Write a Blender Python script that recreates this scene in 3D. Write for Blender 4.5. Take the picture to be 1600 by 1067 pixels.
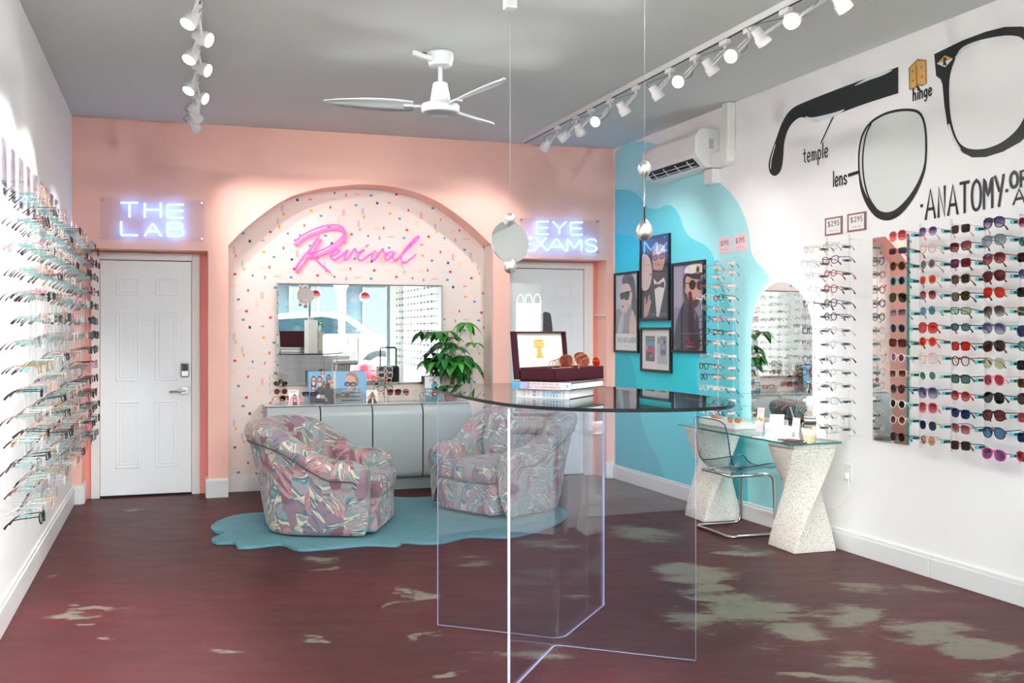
import bpy, bmesh, math, random
from mathutils import Vector, Matrix, Euler
from mathutils.geometry import tessellate_polygon

for o in list(bpy.data.objects): bpy.data.objects.remove(o)
SC = bpy.context.scene
COL = SC.collection
PI = math.pi
def rad(a): return a * PI / 180

# ---------------------------------------------------------------- camera, world, sun, exposure
CAM_H = 1.43; YAW = 18.5; F = 1600.0; PX0 = 800.0; PY0 = 517.0
cam = bpy.data.cameras.new('camera'); cam.sensor_width = 36; cam.lens = 36.0
cam.shift_y = -(533.5 - PY0) / 1600.0; cam.clip_start = 0.02; cam.clip_end = 200
cam_o = bpy.data.objects.new('camera', cam); COL.objects.link(cam_o)
cam_o.location = (0, 0, CAM_H); cam_o.rotation_euler = (rad(90), 0, rad(-YAW))
SC.camera = cam_o

world = bpy.data.worlds.new('world'); SC.world = world; world.use_nodes = True
WN = world.node_tree.nodes; bg = WN['Background']
bg.inputs[0].default_value = (0.90, 0.95, 1.0, 1); bg.inputs[1].default_value = 17.0

def light(name, kind, loc, energy, color=(1, 1, 1), **kw):
    l = bpy.data.lights.new(name, kind); l.energy = energy; l.color = color
    for k, v in kw.items(): setattr(l, k, v)
    o = bpy.data.objects.new(name, l); COL.objects.link(o); o.location = loc
    return o
sun = light('sun', 'SUN', (0, 20, 20), 3.0, (1, .96, .9), angle=rad(1))
sun.rotation_euler = Vector((0.35, -1, -0.9)).to_track_quat('-Z', 'Y').to_euler()
# sampling aid only: marks the shop window as where daylight comes in
por = light('window_portal', 'AREA', (1.7, -0.80, 1.65), 1.0)
por.data.shape = 'RECTANGLE'; por.data.size = 4.7; por.data.size_y = 2.45
por.rotation_euler = (rad(-90), 0, 0); por.rotation_euler = Vector((0, 1, 0)).to_track_quat('-Z', 'Y').to_euler()
por.data.cycles.is_portal = True

SC.view_settings.view_transform = 'Standard'; SC.view_settings.look = 'None'
SC.view_settings.gamma = 1; SC.view_settings.use_curve_mapping = False
SC.view_settings.exposure = 0.78
SC.cycles.transparent_max_bounces = 40
SC.cycles.max_bounces = 10
SC.cycles.diffuse_bounces = 6
SC.cycles.glossy_bounces = 5
SC.cycles.sample_clamp_indirect = 6.0
SC.cycles.caustics_reflective = False; SC.cycles.caustics_refractive = False

# ---------------------------------------------------------------- pixel -> point on a real plane
_a = rad(YAW)
FW = Vector((math.sin(_a), math.cos(_a), 0)); RT = Vector((math.cos(_a), -math.sin(_a), 0)); UP = Vector((0, 0, 1))
EYE = Vector((0, 0, CAM_H))
def ray(px, py): return FW + RT * ((px - PX0) / F) - UP * ((py - PY0) / F)
def at_d(px, py, d): return EYE + ray(px, py) * d
def on_v(px, py, v):
    r = ray(px, py); return EYE + r * (v / r.y)
def on_u(px, py, u):
    r = ray(px, py); return EYE + r * (u / r.x)
def on_z(px, py, z=0.0):
    r = ray(px, py); return EYE + r * ((z - CAM_H) / r.z)
V_BACK = 9.15; V_NICHE = 9.42; U_LEFT = -0.76; V_FRONT = -0.85; CEIL = 3.20
RA = Vector((4.105, 9.15, 0)); RB = Vector((4.206, 4.20, 0))
R_DIR = (RB - RA).normalized(); R_N = Vector((R_DIR.y, -R_DIR.x, 0))   # towards the room
if R_N.x > 0: R_N = -R_N
def on_right(px, py, off=0.0):
    r = ray(px, py); p0 = RA + R_N * off
    t = (p0 - EYE).dot(R_N) / r.dot(R_N); return EYE + r * t
def u_right(v): return RA.x + (RB.x - RA.x) * (RA.y - v) / (RA.y - RB.y)
MIRV = 9.37
def in_mirror(px, py, v):              # point of the room seen at this pixel in the big mirror
    r = ray(px, py); e = Vector((0, 2 * MIRV, CAM_H)); d = Vector((r.x, -r.y, r.z))
    return e + d * ((v - e.y) / d.y)

# ---------------------------------------------------------------- materials
def lin(c): return c / 12.92 if c <= .04045 else ((c + .055) / 1.055) ** 2.4
def hexc(h, a=1):
    h = h.lstrip('#'); return tuple(lin(int(h[i:i + 2], 16) / 255) for i in (0, 2, 4)) + (a,)
_M = {}
def mat(name, col='#ffffff', rough=.5, metal=0., var=0., bump=0., scale=8., emit=None, es=0., spec=.5, coat=0., stretch=None):
    if name in _M: return _M[name]
    m = bpy.data.materials.new(name); m.use_nodes = True; nt = m.node_tree; b = nt.nodes['Principled BSDF']
    c = hexc(col) if isinstance(col, str) else col
    b.inputs['Base Color'].default_value = c; b.inputs['Roughness'].default_value = rough
    b.inputs['Metallic'].default_value = metal; b.inputs['Specular IOR Level'].default_value = spec
    b.inputs['Coat Weight'].default_value = coat
    tc = nt.nodes.new('ShaderNodeTexCoord'); n = nt.nodes.new('ShaderNodeTexNoise')
    n.inputs['Scale'].default_value = scale; n.inputs['Detail'].default_value = 4
    src = tc.outputs['Object']
    if stretch:
        mp = nt.nodes.new('ShaderNodeMapping'); mp.inputs['Scale'].default_value = stretch
        nt.links.new(src, mp.inputs[0]); src = mp.outputs[0]
    nt.links.new(src, n.inputs['Vector'])
    if var:
        mx = nt.nodes.new('ShaderNodeMix'); mx.data_type = 'RGBA'
        nt.links.new(n.outputs['Fac'], mx.inputs['Factor'])
        mx.inputs['A'].default_value = tuple(min(1, x * (1 - var)) for x in c[:3]) + (1,)
        mx.inputs['B'].default_value = tuple(min(1, x * (1 + var)) for x in c[:3]) + (1,)
        nt.links.new(mx.outputs['Result'], b.inputs['Base Color'])
    if bump:
        bp = nt.nodes.new('ShaderNodeBump'); bp.inputs['Strength'].default_value = bump; bp.inputs['Distance'].default_value = .01
        nt.links.new(n.outputs['Fac'], bp.inputs['Height']); nt.links.new(bp.outputs[0], b.inputs['Normal'])
    else:
        rr = nt.nodes.new('ShaderNodeMapRange'); rr.inputs['To Min'].default_value = max(0, rough - .04); rr.inputs['To Max'].default_value = min(1, rough + .04)
        nt.links.new(n.outputs['Fac'], rr.inputs['Value']); nt.links.new(rr.outputs[0], b.inputs['Roughness'])
    if emit:
        b.inputs['Emission Color'].default_value = hexc(emit); b.inputs['Emission Strength'].default_value = es
    _M[name] = m; return m
def glass(name, tint='#ffffff', f0=.04, rough=.0, haze=0., grad=None):
    """thin clear sheet: lets light straight through, mirrors more at grazing angles"""
    if name in _M: return _M[name]
    m = bpy.data.materials.new(name); m.use_nodes = True; nt = m.node_tree; N = nt.nodes; L = nt.links
    N.remove(N['Principled BSDF']); out = N['Material Output']
    t = N.new('ShaderNodeBsdfTransparent'); t.inputs[0].default_value = hexc(tint)
    if grad:
        tc = N.new('ShaderNodeTexCoord'); sx = N.new('ShaderNodeSeparateXYZ'); cr = N.new('ShaderNodeValToRGB')
        L.new(tc.outputs['Generated'], sx.inputs[0]); L.new(sx.outputs['Z'], cr.inputs[0])
        cr.color_ramp.elements[0].color = hexc(grad); cr.color_ramp.elements[1].color = hexc(tint)
        cr.color_ramp.elements[0].position = .15; cr.color_ramp.elements[1].position = .8
        L.new(cr.outputs[0], t.inputs[0])
    g = N.new('ShaderNodeBsdfGlossy'); g.inputs['Roughness'].default_value = rough
    ge = N.new('ShaderNodeNewGeometry'); d = N.new('ShaderNodeVectorMath'); d.operation = 'DOT_PRODUCT'
    L.new(ge.outputs['Normal'], d.inputs[0]); L.new(ge.outputs['Incoming'], d.inputs[1])
    def mth(op, a, b):
        q = N.new('ShaderNodeMath'); q.operation = op; q.use_clamp = op == 'SUBTRACT'
        for i, x in enumerate((a, b)):
            if x is None: continue
            if isinstance(x, (int, float)): q.inputs[i].default_value = x
            else: L.new(x, q.inputs[i])
        return q.outputs[0]
    ab = mth('ABSOLUTE', d.outputs['Value'], None); om = mth('SUBTRACT', 1., ab); p5 = mth('POWER', om, 5.)
    fr = mth('ADD', mth('MULTIPLY', p5, 1 - f0), f0)
    mx = N.new('ShaderNodeMixShader'); L.new(fr, mx.inputs[0]); L.new(t.outputs[0], mx.inputs[1]); L.new(g.outputs[0], mx.inputs[2])
    res = mx.outputs[0]
    if haze:
        df = N.new('ShaderNodeBsdfDiffuse'); df.inputs[0].default_value = (.8, .8, .8, 1)
        m2 = N.new('ShaderNodeMixShader'); m2.inputs[0].default_value = haze; L.new(res, m2.inputs[1]); L.new(df.outputs[0], m2.inputs[2]); res = m2.outputs[0]
    L.new(res, out.inputs[0]); _M[name] = m; return m
def glow(name, col, s):
    if name in _M: return _M[name]
    m = bpy.data.materials.new(name); m.use_nodes = True; nt = m.node_tree; b = nt.nodes['Principled BSDF']
    b.inputs['Base Color'].default_value = hexc(col); b.inputs['Emission Color'].default_value = hexc(col)
    b.inputs['Emission Strength'].default_value = s; _M[name] = m; return m

# ---------------------------------------------------------------- mesh builder
class MB:
    def __init__(s): s.v = []; s.f = []; s.m = []; s.s = []
    def add(s, vs, fs, m=0, smooth=False):
        k = len(s.v); s.v += [Vector(p) for p in vs]
        for f in fs: s.f.append([k + i for i in f]); s.m.append(m); s.s.append(smooth)
        return s
    def box(s, c, d, m=0, R=None):
        c = Vector(c); h = [x / 2 for x in d]; vs = []
        for z in (-1, 1):
            for y in (-1, 1):
                for x in (-1, 1):
                    p = Vector((x * h[0], y * h[1], z * h[2])); vs.append(c + (R @ p if R else p))
        return s.add(vs, [(0, 2, 3, 1), (4, 5, 7, 6), (0, 1, 5, 4), (2, 6, 7, 3), (0, 4, 6, 2), (1, 3, 7, 5)], m)
    def mm(s, lo, hi, m=0): return s.box([(a + b) / 2 for a, b in zip(lo, hi)], [abs(b - a) for a, b in zip(lo, hi)], m)
    def tube(s, path, r, n=8, m=0, closed=False, flat=None):
        P = [Vector(p) for p in path]; k = len(P); R = r if isinstance(r, (list, tuple)) else [r] * k
        T = []
        for i in range(k):
            a = P[(i - 1) % k] if closed or i else P[i]; b = P[(i + 1) % k] if closed or i < k - 1 else P[i]
            t = (b - a); T.append(t.normalized() if t.length > 1e-9 else Vector((0, 0, 1)))
        up = Vector((0, 0, 1)) if abs(T[0].z) < .9 else Vector((1, 0, 0))
        nrm = (up - T[0] * up.dot(T[0])).normalized(); vs = []
        for i in range(k):
            nrm = (nrm - T[i] * nrm.dot(T[i]))
            nrm = nrm.normalized() if nrm.length > 1e-6 else T[i].orthogonal().normalized()
            bi = T[i].cross(nrm)
            for j in range(n):
                a = 2 * PI * j / n; q = nrm * math.cos(a) * R[i] + bi * math.sin(a) * R[i]
                if flat: q = Vector((q.x * flat[0], q.y * flat[1], q.z * flat[2]))
                vs.append(P[i] + q)
        fs = []
        for i in range(k if closed else k - 1):
            for j in range(n):
                a = i * n + j; b = i * n + (j + 1) % n; c = ((i + 1) % k) * n + (j + 1) % n; d = ((i + 1) % k) * n + j
                fs.append((a, b, c, d))
        s.add(vs, fs, m, True)
        if not closed:
            k0 = len(s.v) - k * n
            s.f.append([k0 + j for j in range(n)][::-1]); s.m.append(m); s.s.append(False)
            s.f.append([k0 + (k - 1) * n + j for j in range(n)]); s.m.append(m); s.s.append(False)
        return s
    def cyl(s, a, b, r, r2=None, n=16, m=0): return s.tube([a, b], [r, r if r2 is None else r2], n, m)
    def lathe(s, prof, c=(0, 0, 0), n=24, m=0, R=None, smooth=True):
        c = Vector(c); vs = []; fs = []
        for (r, z) in prof:
            for j in range(n):
                a = 2 * PI * j / n; p = Vector((r * math.cos(a), r * math.sin(a), z)); vs.append(c + (R @ p if R else p))
        for i in range(len(prof) - 1):
            for j in range(n): fs.append((i * n + j, i * n + (j + 1) % n, (i + 1) * n + (j + 1) % n, (i + 1) * n + j))
        s.add(vs, fs, m, smooth); k = len(s.v) - len(vs)
        if prof[0][0] > 1e-6: s.f.append([k + j for j in range(n)][::-1]); s.m.append(m); s.s.append(False)
        if prof[-1][0] > 1e-6: s.f.append([k + (len(prof) - 1) * n + j for j in range(n)]); s.m.append(m); s.s.append(False)
        return s
    def ball(s, c, r, n=16, m=0, sc=(1, 1, 1), R=None):
        vs = []; fs = []; h = n // 2; c = Vector(c)
        for i in range(h + 1):
            t = PI * i / h
            for j in range(n):
                a = 2 * PI * j / n; p = Vector((r * sc[0] * math.sin(t) * math.cos(a), r * sc[1] * math.sin(t) * math.sin(a), r * sc[2] * math.cos(t)))
                vs.append(c + (R @ p if R else p))
        for i in range(h):
            for j in range(n): fs.append((i * n + j, (i + 1) * n + j, (i + 1) * n + (j + 1) % n, i * n + (j + 1) % n))
        return s.add(vs, fs, m, True)
    def grid(s, rows, m=0, cu=False, cv=False, smooth=True):
        a = len(rows); b = len(rows[0]); vs = [p for r in rows for p in r]; fs = []
        for i in range(a if cv else a - 1):
            for j in range(b if cu else b - 1):
                fs.append((i * b + j, i * b + (j + 1) % b, ((i + 1) % a) * b + (j + 1) % b, ((i + 1) % a) * b + j))
        return s.add(vs, fs, m, smooth)
    def poly(s, pts, m=0):
        pts = [Vector(p) for p in pts]; tr = tessellate_polygon([pts]); return s.add(pts, [tuple(t) for t in tr], m)
    def prism(s, pts, ext, m=0, ms=None, tess=True):
        pts = [Vector(p) for p in pts]; e = Vector(ext); k = len(pts); ms = m if ms is None else ms
        vs = pts + [p + e for p in pts]
        if tess:
            tr = tessellate_polygon([pts]); s.add(vs, [tuple(t) for t in tr] + [tuple(i + k for i in reversed(t)) for t in tr], m)
            k0 = len(s.v) - 2 * k
        else:
            s.add(vs, [tuple(range(k)), tuple(range(2 * k - 1, k - 1, -1))], m); k0 = len(s.v) - 2 * k
        for i in range(k):
            j = (i + 1) % k; s.f.append([k0 + i, k0 + j, k0 + k + j, k0 + k + i]); s.m.append(ms); s.s.append(False)
        return s
    def build(s, name, mats, parent=None, world=False, bevel=0, seg=2, sub=0, loc=None, recalc=True, weld=False, angle=40):
        me = bpy.data.meshes.new(name); V = s.v
        if not isinstance(mats, (list, tuple)): mats = [mats]
        off = Vector((0, 0, 0))
        if parent is not None and world:
            q = parent
            while q is not None: off += q.location; q = q.parent
        elif parent is None and loc is None and world:
            xs = [p.x for p in V]; ys = [p.y for p in V]; off = Vector(((min(xs) + max(xs)) / 2, (min(ys) + max(ys)) / 2, min(p.z for p in V)))
        me.from_pydata([tuple(p - off) for p in V], [], s.f)
        for i, p in enumerate(me.polygons): p.material_index = s.m[i]; p.use_smooth = s.s[i]
        for m in mats: me.materials.append(m)
        if recalc or weld:
            b = bmesh.new(); b.from_mesh(me)
            if weld: bmesh.ops.remove_doubles(b, verts=b.verts, dist=1e-5)
            if recalc: bmesh.ops.recalc_face_normals(b, faces=b.faces)
            b.to_mesh(me); b.free()
        o = bpy.data.objects.new(name, me); COL.objects.link(o)
        if parent is not None: o.parent = parent
        elif world: o.location = off
        if loc is not None: o.location = loc
        if bevel:
            md = o.modifiers.new('edge', 'BEVEL'); md.width = bevel; md.segments = seg; md.limit_method = 'ANGLE'; md.angle_limit = rad(angle)
        if sub:
            md = o.modifiers.new('round', 'SUBSURF'); md.levels = sub; md.render_levels = sub
        return o
def empty(name, loc=(0, 0, 0), rz=0):
    o = bpy.data.objects.new(name, None); COL.objects.link(o); o.location = loc; o.rotation_euler = (0, 0, rz); o.empty_display_size = .05; return o
def tag(o, label=None, cat=None, group=None, kind=None):
    if label: o['label'] = label
    if cat: o['category'] = cat
    if group: o['group'] = group
    if kind: o['kind'] = kind
    return o
def thing(name, label, cat, loc=(0, 0, 0), rz=0, group=None): return tag(empty(name, loc, rz), label, cat, group)
def struct(o): o['kind'] = 'structure'; return o
ORD = 'first second third fourth fifth sixth seventh eighth ninth tenth eleventh twelfth thirteenth fourteenth fifteenth sixteenth seventeenth eighteenth nineteenth twentieth'.split()

def smooth_poly(pts, n=6, closed=True):
    """Catmull-Rom through the points"""
    P = [Vector(p) for p in pts]; k = len(P); out = []
    for i in range(k if closed else k - 1):
        p0 = P[(i - 1) % k] if closed or i else P[0]; p1 = P[i]; p2 = P[(i + 1) % k]
        p3 = P[(i + 2) % k] if closed or i + 2 < k else P[-1]
        for j in range(n):
            t = j / n
            out.append(.5 * ((2 * p1) + (p2 - p0) * t + (2 * p0 - 5 * p1 + 4 * p2 - p3) * t * t + (3 * p1 - p0 - 3 * p2 + p3) * t ** 3))
    if not closed: out.append(P[-1])
    return out

# lettering from the built-in font, as plain outlines
_TX = {}
def text_shape(s):
    if s in _TX: return _TX[s]
    cu = bpy.data.curves.new('lettering', 'FONT'); cu.body = s; cu.size = 1; cu.resolution_u = 3
    o = bpy.data.objects.new('lettering', cu); COL.objects.link(o)
    dg = bpy.context.evaluated_depsgraph_get(); me = bpy.data.meshes.new_from_object(o.evaluated_get(dg))
    vs = [(v.co.x, v.co.y) for v in me.vertices]; fs = [tuple(p.vertices) for p in me.polygons]
    bpy.data.objects.remove(o); bpy.data.curves.remove(cu); bpy.data.meshes.remove(me)
    x0 = min(v[0] for v in vs); x1 = max(v[0] for v in vs); y0 = min(v[1] for v in vs); y1 = max(v[1] for v in vs)
    vs = [((x - x0) / (x1 - x0), (y - y0) / (y1 - y0)) for x, y in vs]
    _TX[s] = (vs, fs, (x1 - x0) / (y1 - y0)); return _TX[s]
class Sheet:
    """flat artwork on a real sheet: O lower corner, X and Y edges (as seen from the front)"""
    def __init__(s, mb, O, X, Y, N): s.mb = mb; s.O = Vector(O); s.X = Vector(X); s.Y = Vector(Y); s.N = Vector(N).normalized(); s.k = 1
    def P(s, x, y): return s.O + s.X * x + s.Y * y + s.N * (.0004 * s.k)
    def poly(s, pts, m, sm=0):
        q = [s.P(x, y) for x, y in pts]
        if sm: q = smooth_poly(q, sm)
        s.mb.poly(q, m); s.k += .5
    def rect(s, x0, y0, x1, y1, m): s.poly([(x0, y0), (x1, y0), (x1, y1), (x0, y1)], m)
    def ell(s, cx, cy, rx, ry, m, a=0, n=20):
        ca, sa = math.cos(a), math.sin(a)
        s.poly([(cx + rx * math.cos(t) * ca - ry * math.sin(t) * sa, cy + rx * math.cos(t) * sa + ry * math.sin(t) * ca) for t in (2 * PI * i / n for i in range(n))], m)
    def text(s, t, x0, y0, x1, y1, m):
        vs, fs, _ = text_shape(t); s.mb.add([s.P(x0 + (x1 - x0) * x, y0 + (y1 - y0) * y) for x, y in vs], fs, m); s.k += .5
    def line(s, pts, w, m):
        for (a, b), (c, d) in zip(pts, pts[1:]):
            A = s.O + s.X * a + s.Y * b; B = s.O + s.X * c + s.Y * d; t = (B - A).normalized(); q = s.N.cross(t) * w / 2; e = t * w * .3; n = s.N * (.0004 * s.k)
            s.mb.add([A - e - q + n, B + e - q + n, B + e + q + n, A - e + q + n], [(0, 1, 2, 3)], m)
        s.k += .5
# ================================================================ shell
def floor_material():
    m = bpy.data.materials.new('stained_concrete'); m.use_nodes = True; nt = m.node_tree; N = nt.nodes; L = nt.links; b = N['Principled BSDF']; b.inputs['Specular IOR Level'].default_value = .2
    tc = N.new('ShaderNodeTexCoord'); mp = N.new('ShaderNodeMapping'); mp.inputs['Rotation'].default_value = (0, 0, rad(YAW)); L.new(tc.outputs['Object'], mp.inputs[0])
    def noise(sc, det=4, vec=None, stretch=None, rough=.55):
        n = N.new('ShaderNodeTexNoise'); n.inputs['Scale'].default_value = sc; n.inputs['Detail'].default_value = det; n.inputs['Roughness'].default_value = rough
        v = vec or mp.outputs[0]
        if stretch:
            q = N.new('ShaderNodeMapping'); q.inputs['Scale'].default_value = stretch; L.new(v, q.inputs[0]); v = q.outputs[0]
        L.new(v, n.inputs['Vector']); return n
    def mth(op, a, b2=None, clamp=False):
        q = N.new('ShaderNodeMath'); q.operation = op; q.use_clamp = clamp
        for i, x in enumerate((a, b2)):
            if x is None: continue
            if isinstance(x, (int, float)): q.inputs[i].default_value = x
            else: L.new(x, q.inputs[i])
        return q.outputs[0]
    def vec(op, a, b2):
        q = N.new('ShaderNodeVectorMath'); q.operation = op
        for i, x in enumerate((a, b2)):
            if x is None: continue
            if isinstance(x, (tuple, list)): q.inputs[i].default_value = x
            else: L.new(x, q.inputs[i])
        return q
    def mix(f, A, B):
        q = N.new('ShaderNodeMix'); q.data_type = 'RGBA'; L.new(f, q.inputs['Factor'])
        for k, x in (('A', A), ('B', B)):
            if isinstance(x, tuple): q.inputs[k].default_value = x
            else: L.new(x, q.inputs[k])
        return q.outputs['Result']
    dn = noise(2.2, 5, stretch=(1, 1.6, 1)); dv = vec('SUBTRACT', dn.outputs['Color'], (.5, .5, .5)); ds = N.new('ShaderNodeVectorMath'); ds.operation = 'SCALE'; ds.inputs['Scale'].default_value = .75; L.new(dv.outputs[0], ds.inputs[0])
    wv = vec('ADD', mp.outputs[0], ds.outputs[0]).outputs[0]
    # worn-through places: centre (px) and radii (px) measured on the floor
    spots = [(500, 874, 44, 8, 1), (505, 890, 20, 8, .8), (120, 957, 60, 5, 1), (95, 948, 26, 3, .7), (160, 974, 16, 4, 1), (152, 994, 18, 5, 1), (470, 998, 32, 8, .9), (375, 1014, 34, 10, .7), (640, 930, 10, 14, .9),
             (700, 1046, 20, 10, .7), (655, 985, 12, 14, .6), (225, 795, 30, 5, .6), (90, 897, 8, 3, .6), (1000, 832, 60, 14, 1), (1100, 905, 66, 30, 1), (1180, 950, 90, 34, 1), (1085, 962, 70, 16, 1), (1050, 890, 60, 14, 1),
             (1250, 985, 80, 28, 1), (1330, 960, 70, 20, .9), (1440, 985, 90, 16, 1), (1520, 1005, 70, 16, 1), (1160, 862, 44, 10, 1), (1130, 935, 40, 10, 1),
             (1350, 915, 60, 12, .7), (1440, 918, 30, 8, .7), (1290, 1056, 60, 14, .8), (1540, 1012, 50, 12, 1), (870, 852, 60, 9, .9), (905, 935, 34, 10, .6), (1330, 1035, 60, 10, .6), (1230, 830, 40, 10, .5), (845, 1024, 90, 14, .45), (1560, 1050, 60, 14, .6), (740, 878, 40, 8, .6)]
    acc = None
    Rz = Matrix.Rotation(rad(YAW), 3, 'Z')
    for (px, py, rx, ry, k) in spots:
        c = Rz @ on_z(px, py); d = c.y; sx = rx * d / F; sy = abs((Rz @ on_z(px, py - ry)).y - (Rz @ on_z(px, py + ry)).y) / 2
        df = vec('SUBTRACT', wv, (c.x, c.y, 0)); dd = vec('DIVIDE', df.outputs[0], (sx, sy, 1)); ln = N.new('ShaderNodeVectorMath'); ln.operation = 'LENGTH'; 
        fl = vec('MULTIPLY', dd.outputs[0], (1, 1, 0)); L.new(fl.outputs[0], ln.inputs[0])
        e = mth('MULTIPLY', mth('SUBTRACT', 1.0, ln.outputs['Value']), k)
        acc = e if acc is None else mth('MAXIMUM', acc, e)
    fine = noise(22, 6, stretch=(1, 2.5, 1), rough=.7); streak = noise(3.2, 6, stretch=(1, 3.2, 1), rough=.62)
    a = mth('ADD', acc, mth('MULTIPLY', mth('SUBTRACT', streak.outputs['Fac'], .5), 1.9)); a = mth('ADD', a, mth('MULTIPLY', mth('SUBTRACT', fine.outputs['Fac'], .5), 1.3))
    mr = N.new('ShaderNodeMapRange'); mr.interpolation_type = 'SMOOTHSTEP'; mr.inputs['From Min'].default_value = .06; mr.inputs['From Max'].default_value = .62; L.new(a, mr.inputs['Value'])
    mr.inputs['To Max'].default_value = .85
    big = noise(.7, 4); rp = N.new('ShaderNodeValToRGB'); L.new(big.outputs['Fac'], rp.inputs[0])
    rp.color_ramp.elements[0].position = .35; rp.color_ramp.elements[0].color = hexc('#3c1416'); rp.color_ramp.elements[1].position = .68; rp.color_ramp.elements[1].color = hexc('#5a1a1f')
    e = rp.color_ramp.elements.new(.5); e.color = hexc('#48161a')
    c1 = mix(mth('MULTIPLY', fine.outputs['Fac'], .5), rp.outputs[0], hexc('#4b2426'))
    wear = noise(9, 5, rough=.7); c2 = mix(wear.outputs['Fac'], hexc('#6f6b5a'), hexc('#858272'))
    c3 = mix(mr.outputs[0], c1, c2)
    # two long cracks
    cr = None
    for pts in ([(640, 868), (638, 905), (650, 925), (620, 965), (655, 985), (680, 1010), (720, 1052)], [(505, 925), (512, 945), (530, 950)], [(1590, 1035), (1560, 1062), (1540, 1085)]):
        for p, q in zip(pts, pts[1:]):
            A = Rz @ on_z(*p); B = Rz @ on_z(*q); AB = B - A; ln2 = AB.length
            j = noise(14, 3); 
            pv = vec('SUBTRACT', vec('ADD', mp.outputs[0], vec('MULTIPLY', vec('SUBTRACT', j.outputs['Color'], (.5, .5, .5)).outputs[0], (.12, .12, 0)).outputs[0]).outputs[0], tuple(A))
            t = N.new('ShaderNodeVectorMath'); t.operation = 'DOT_PRODUCT'; L.new(pv.outputs[0], t.inputs[0]); t.inputs[1].default_value = tuple(AB / ln2 / ln2)
            tc2 = mth('MINIMUM', mth('MAXIMUM', t.outputs['Value'], 0.), 1.)
            sc = N.new('ShaderNodeVectorMath'); sc.operation = 'SCALE'; sc.inputs[0].default_value = tuple(AB); L.new(tc2, sc.inputs['Scale'])
            dl = vec('SUBTRACT', pv.outputs[0], sc.outputs[0]); le = N.new('ShaderNodeVectorMath'); le.operation = 'LENGTH'; L.new(vec('MULTIPLY', dl.outputs[0], (1, 1, 0)).outputs[0], le.inputs[0])
            cr = le.outputs['Value'] if cr is None else mth('MINIMUM', cr, le.outputs['Value'])
    cm = N.new('ShaderNodeMapRange'); cm.inputs['From Min'].default_value = .003; cm.inputs['From Max'].default_value = .009; cm.inputs['To Min'].default_value = .75; cm.inputs['To Max'].default_value = 0; L.new(cr, cm.inputs['Value'])
    c4 = mix(cm.outputs[0], c3, hexc('#3a2a28'))
    L.new(c4, b.inputs['Base Color'])
    rg = N.new('ShaderNodeMapRange'); rg.inputs['To Min'].default_value = .34; rg.inputs['To Max'].default_value = .56; L.new(streak.outputs['Fac'], rg.inputs['Value']); L.new(rg.outputs[0], b.inputs['Roughness'])
    bp = N.new('ShaderNodeBump'); bp.inputs['Strength'].default_value = .12; bp.inputs['Distance'].default_value = .004; L.new(fine.outputs['Fac'], bp.inputs['Height']); L.new(bp.outputs[0], b.inputs['Normal'])
    return m
white = mat('wall_paint_white', '#f5f3f1', .62, var=.012, bump=.12, scale=3)
trimw = mat('trim_paint', '#e6e5e3', .4, var=.02, scale=6)
ceilp = mat('ceiling_paint', '#d3d7d3', .8, var=.015, scale=2)
salmon = mat('salmon_paint', '#fac1b2', .55, var=.03, bump=.10, scale=3)
teal = [mat('mural_pale_aqua', '#a8e6ea', .5, var=.03, scale=5), mat('mural_aqua', '#66d4df', .5, var=.03, scale=5), mat('mural_teal', '#22d4e3', .45, var=.04, scale=5), mat('mural_deep_teal', '#10bccf', .45, var=.04, scale=5)]

b = MB(); b.mm((-1.1, V_FRONT - .15, -.12), (4.6, 9.8, 0)); struct(b.build('floor', floor_material()))
b = MB(); b.mm((-1.1, V_FRONT - .15, CEIL), (4.6, 9.8, CEIL + .2)); struct(b.build('ceiling', ceilp))
b = MB(); b.mm((U_LEFT - .2, V_FRONT - .15, 0), (U_LEFT, 9.8, CEIL)); struct(b.build('wall_left', white))

# right wall with its painted clouds
b = MB(); e0 = RA - R_DIR * .65; e1 = RA + R_DIR * 10.2
b.prism([e0, e1, e1 - R_N * .2, e0 - R_N * .2], (0, 0, CEIL), 0)
murals = [
 [(961, 238), (972, 228), (990, 221), (1012, 222), (1030, 228), (1050, 243), (1080, 262), (1115, 280), (1134, 294), (1150, 312), (1162, 335), (1170, 362), (1173, 390), (1181, 408), (1193, 421), (1205, 440), (1214, 470), (1218, 540), (1218, 600), (1222, 700), (1226, 790), (1228, 831)],
 [(961, 297), (978, 296), (992, 301), (1005, 314), (1014, 325), (1028, 326), (1042, 320), (1054, 325), (1063, 340), (1070, 360), (1082, 373), (1100, 382), (1112, 395), (1120, 418), (1127, 442), (1138, 470), (1147, 500), (1153, 540), (1154, 580), (1158, 640), (1165, 700), (1168, 760), (1168, 813)],
 [(961, 367), (977, 367), (991, 373), (1001, 388), (1006, 410), (1010, 450), (1030, 490), (1070, 520), (1092, 550), (1088, 580), (1092, 620), (1100, 660), (1104, 720), (1104, 792)],
 [(961, 540), (975, 545), (986, 560), (993, 590), (997, 630), (1010, 680), (1030, 720), (1045, 774)]]
for i, pts in enumerate(murals):
    P = smooth_poly([on_right(x, y, .001 * (i + 1)) for x, y in pts], 5, False)
    P = [Vector((min(p.x, 99), min(p.y, 9.149), min(p.z, CEIL - .001))) for p in P]
    a = P[-1].copy(); c = P[0].copy(); a.z = .0; c.z = .0
    b.poly(P + [a, c], i + 1)
struct(b.build('wall_right', [white] + teal, recalc=False))

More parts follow.
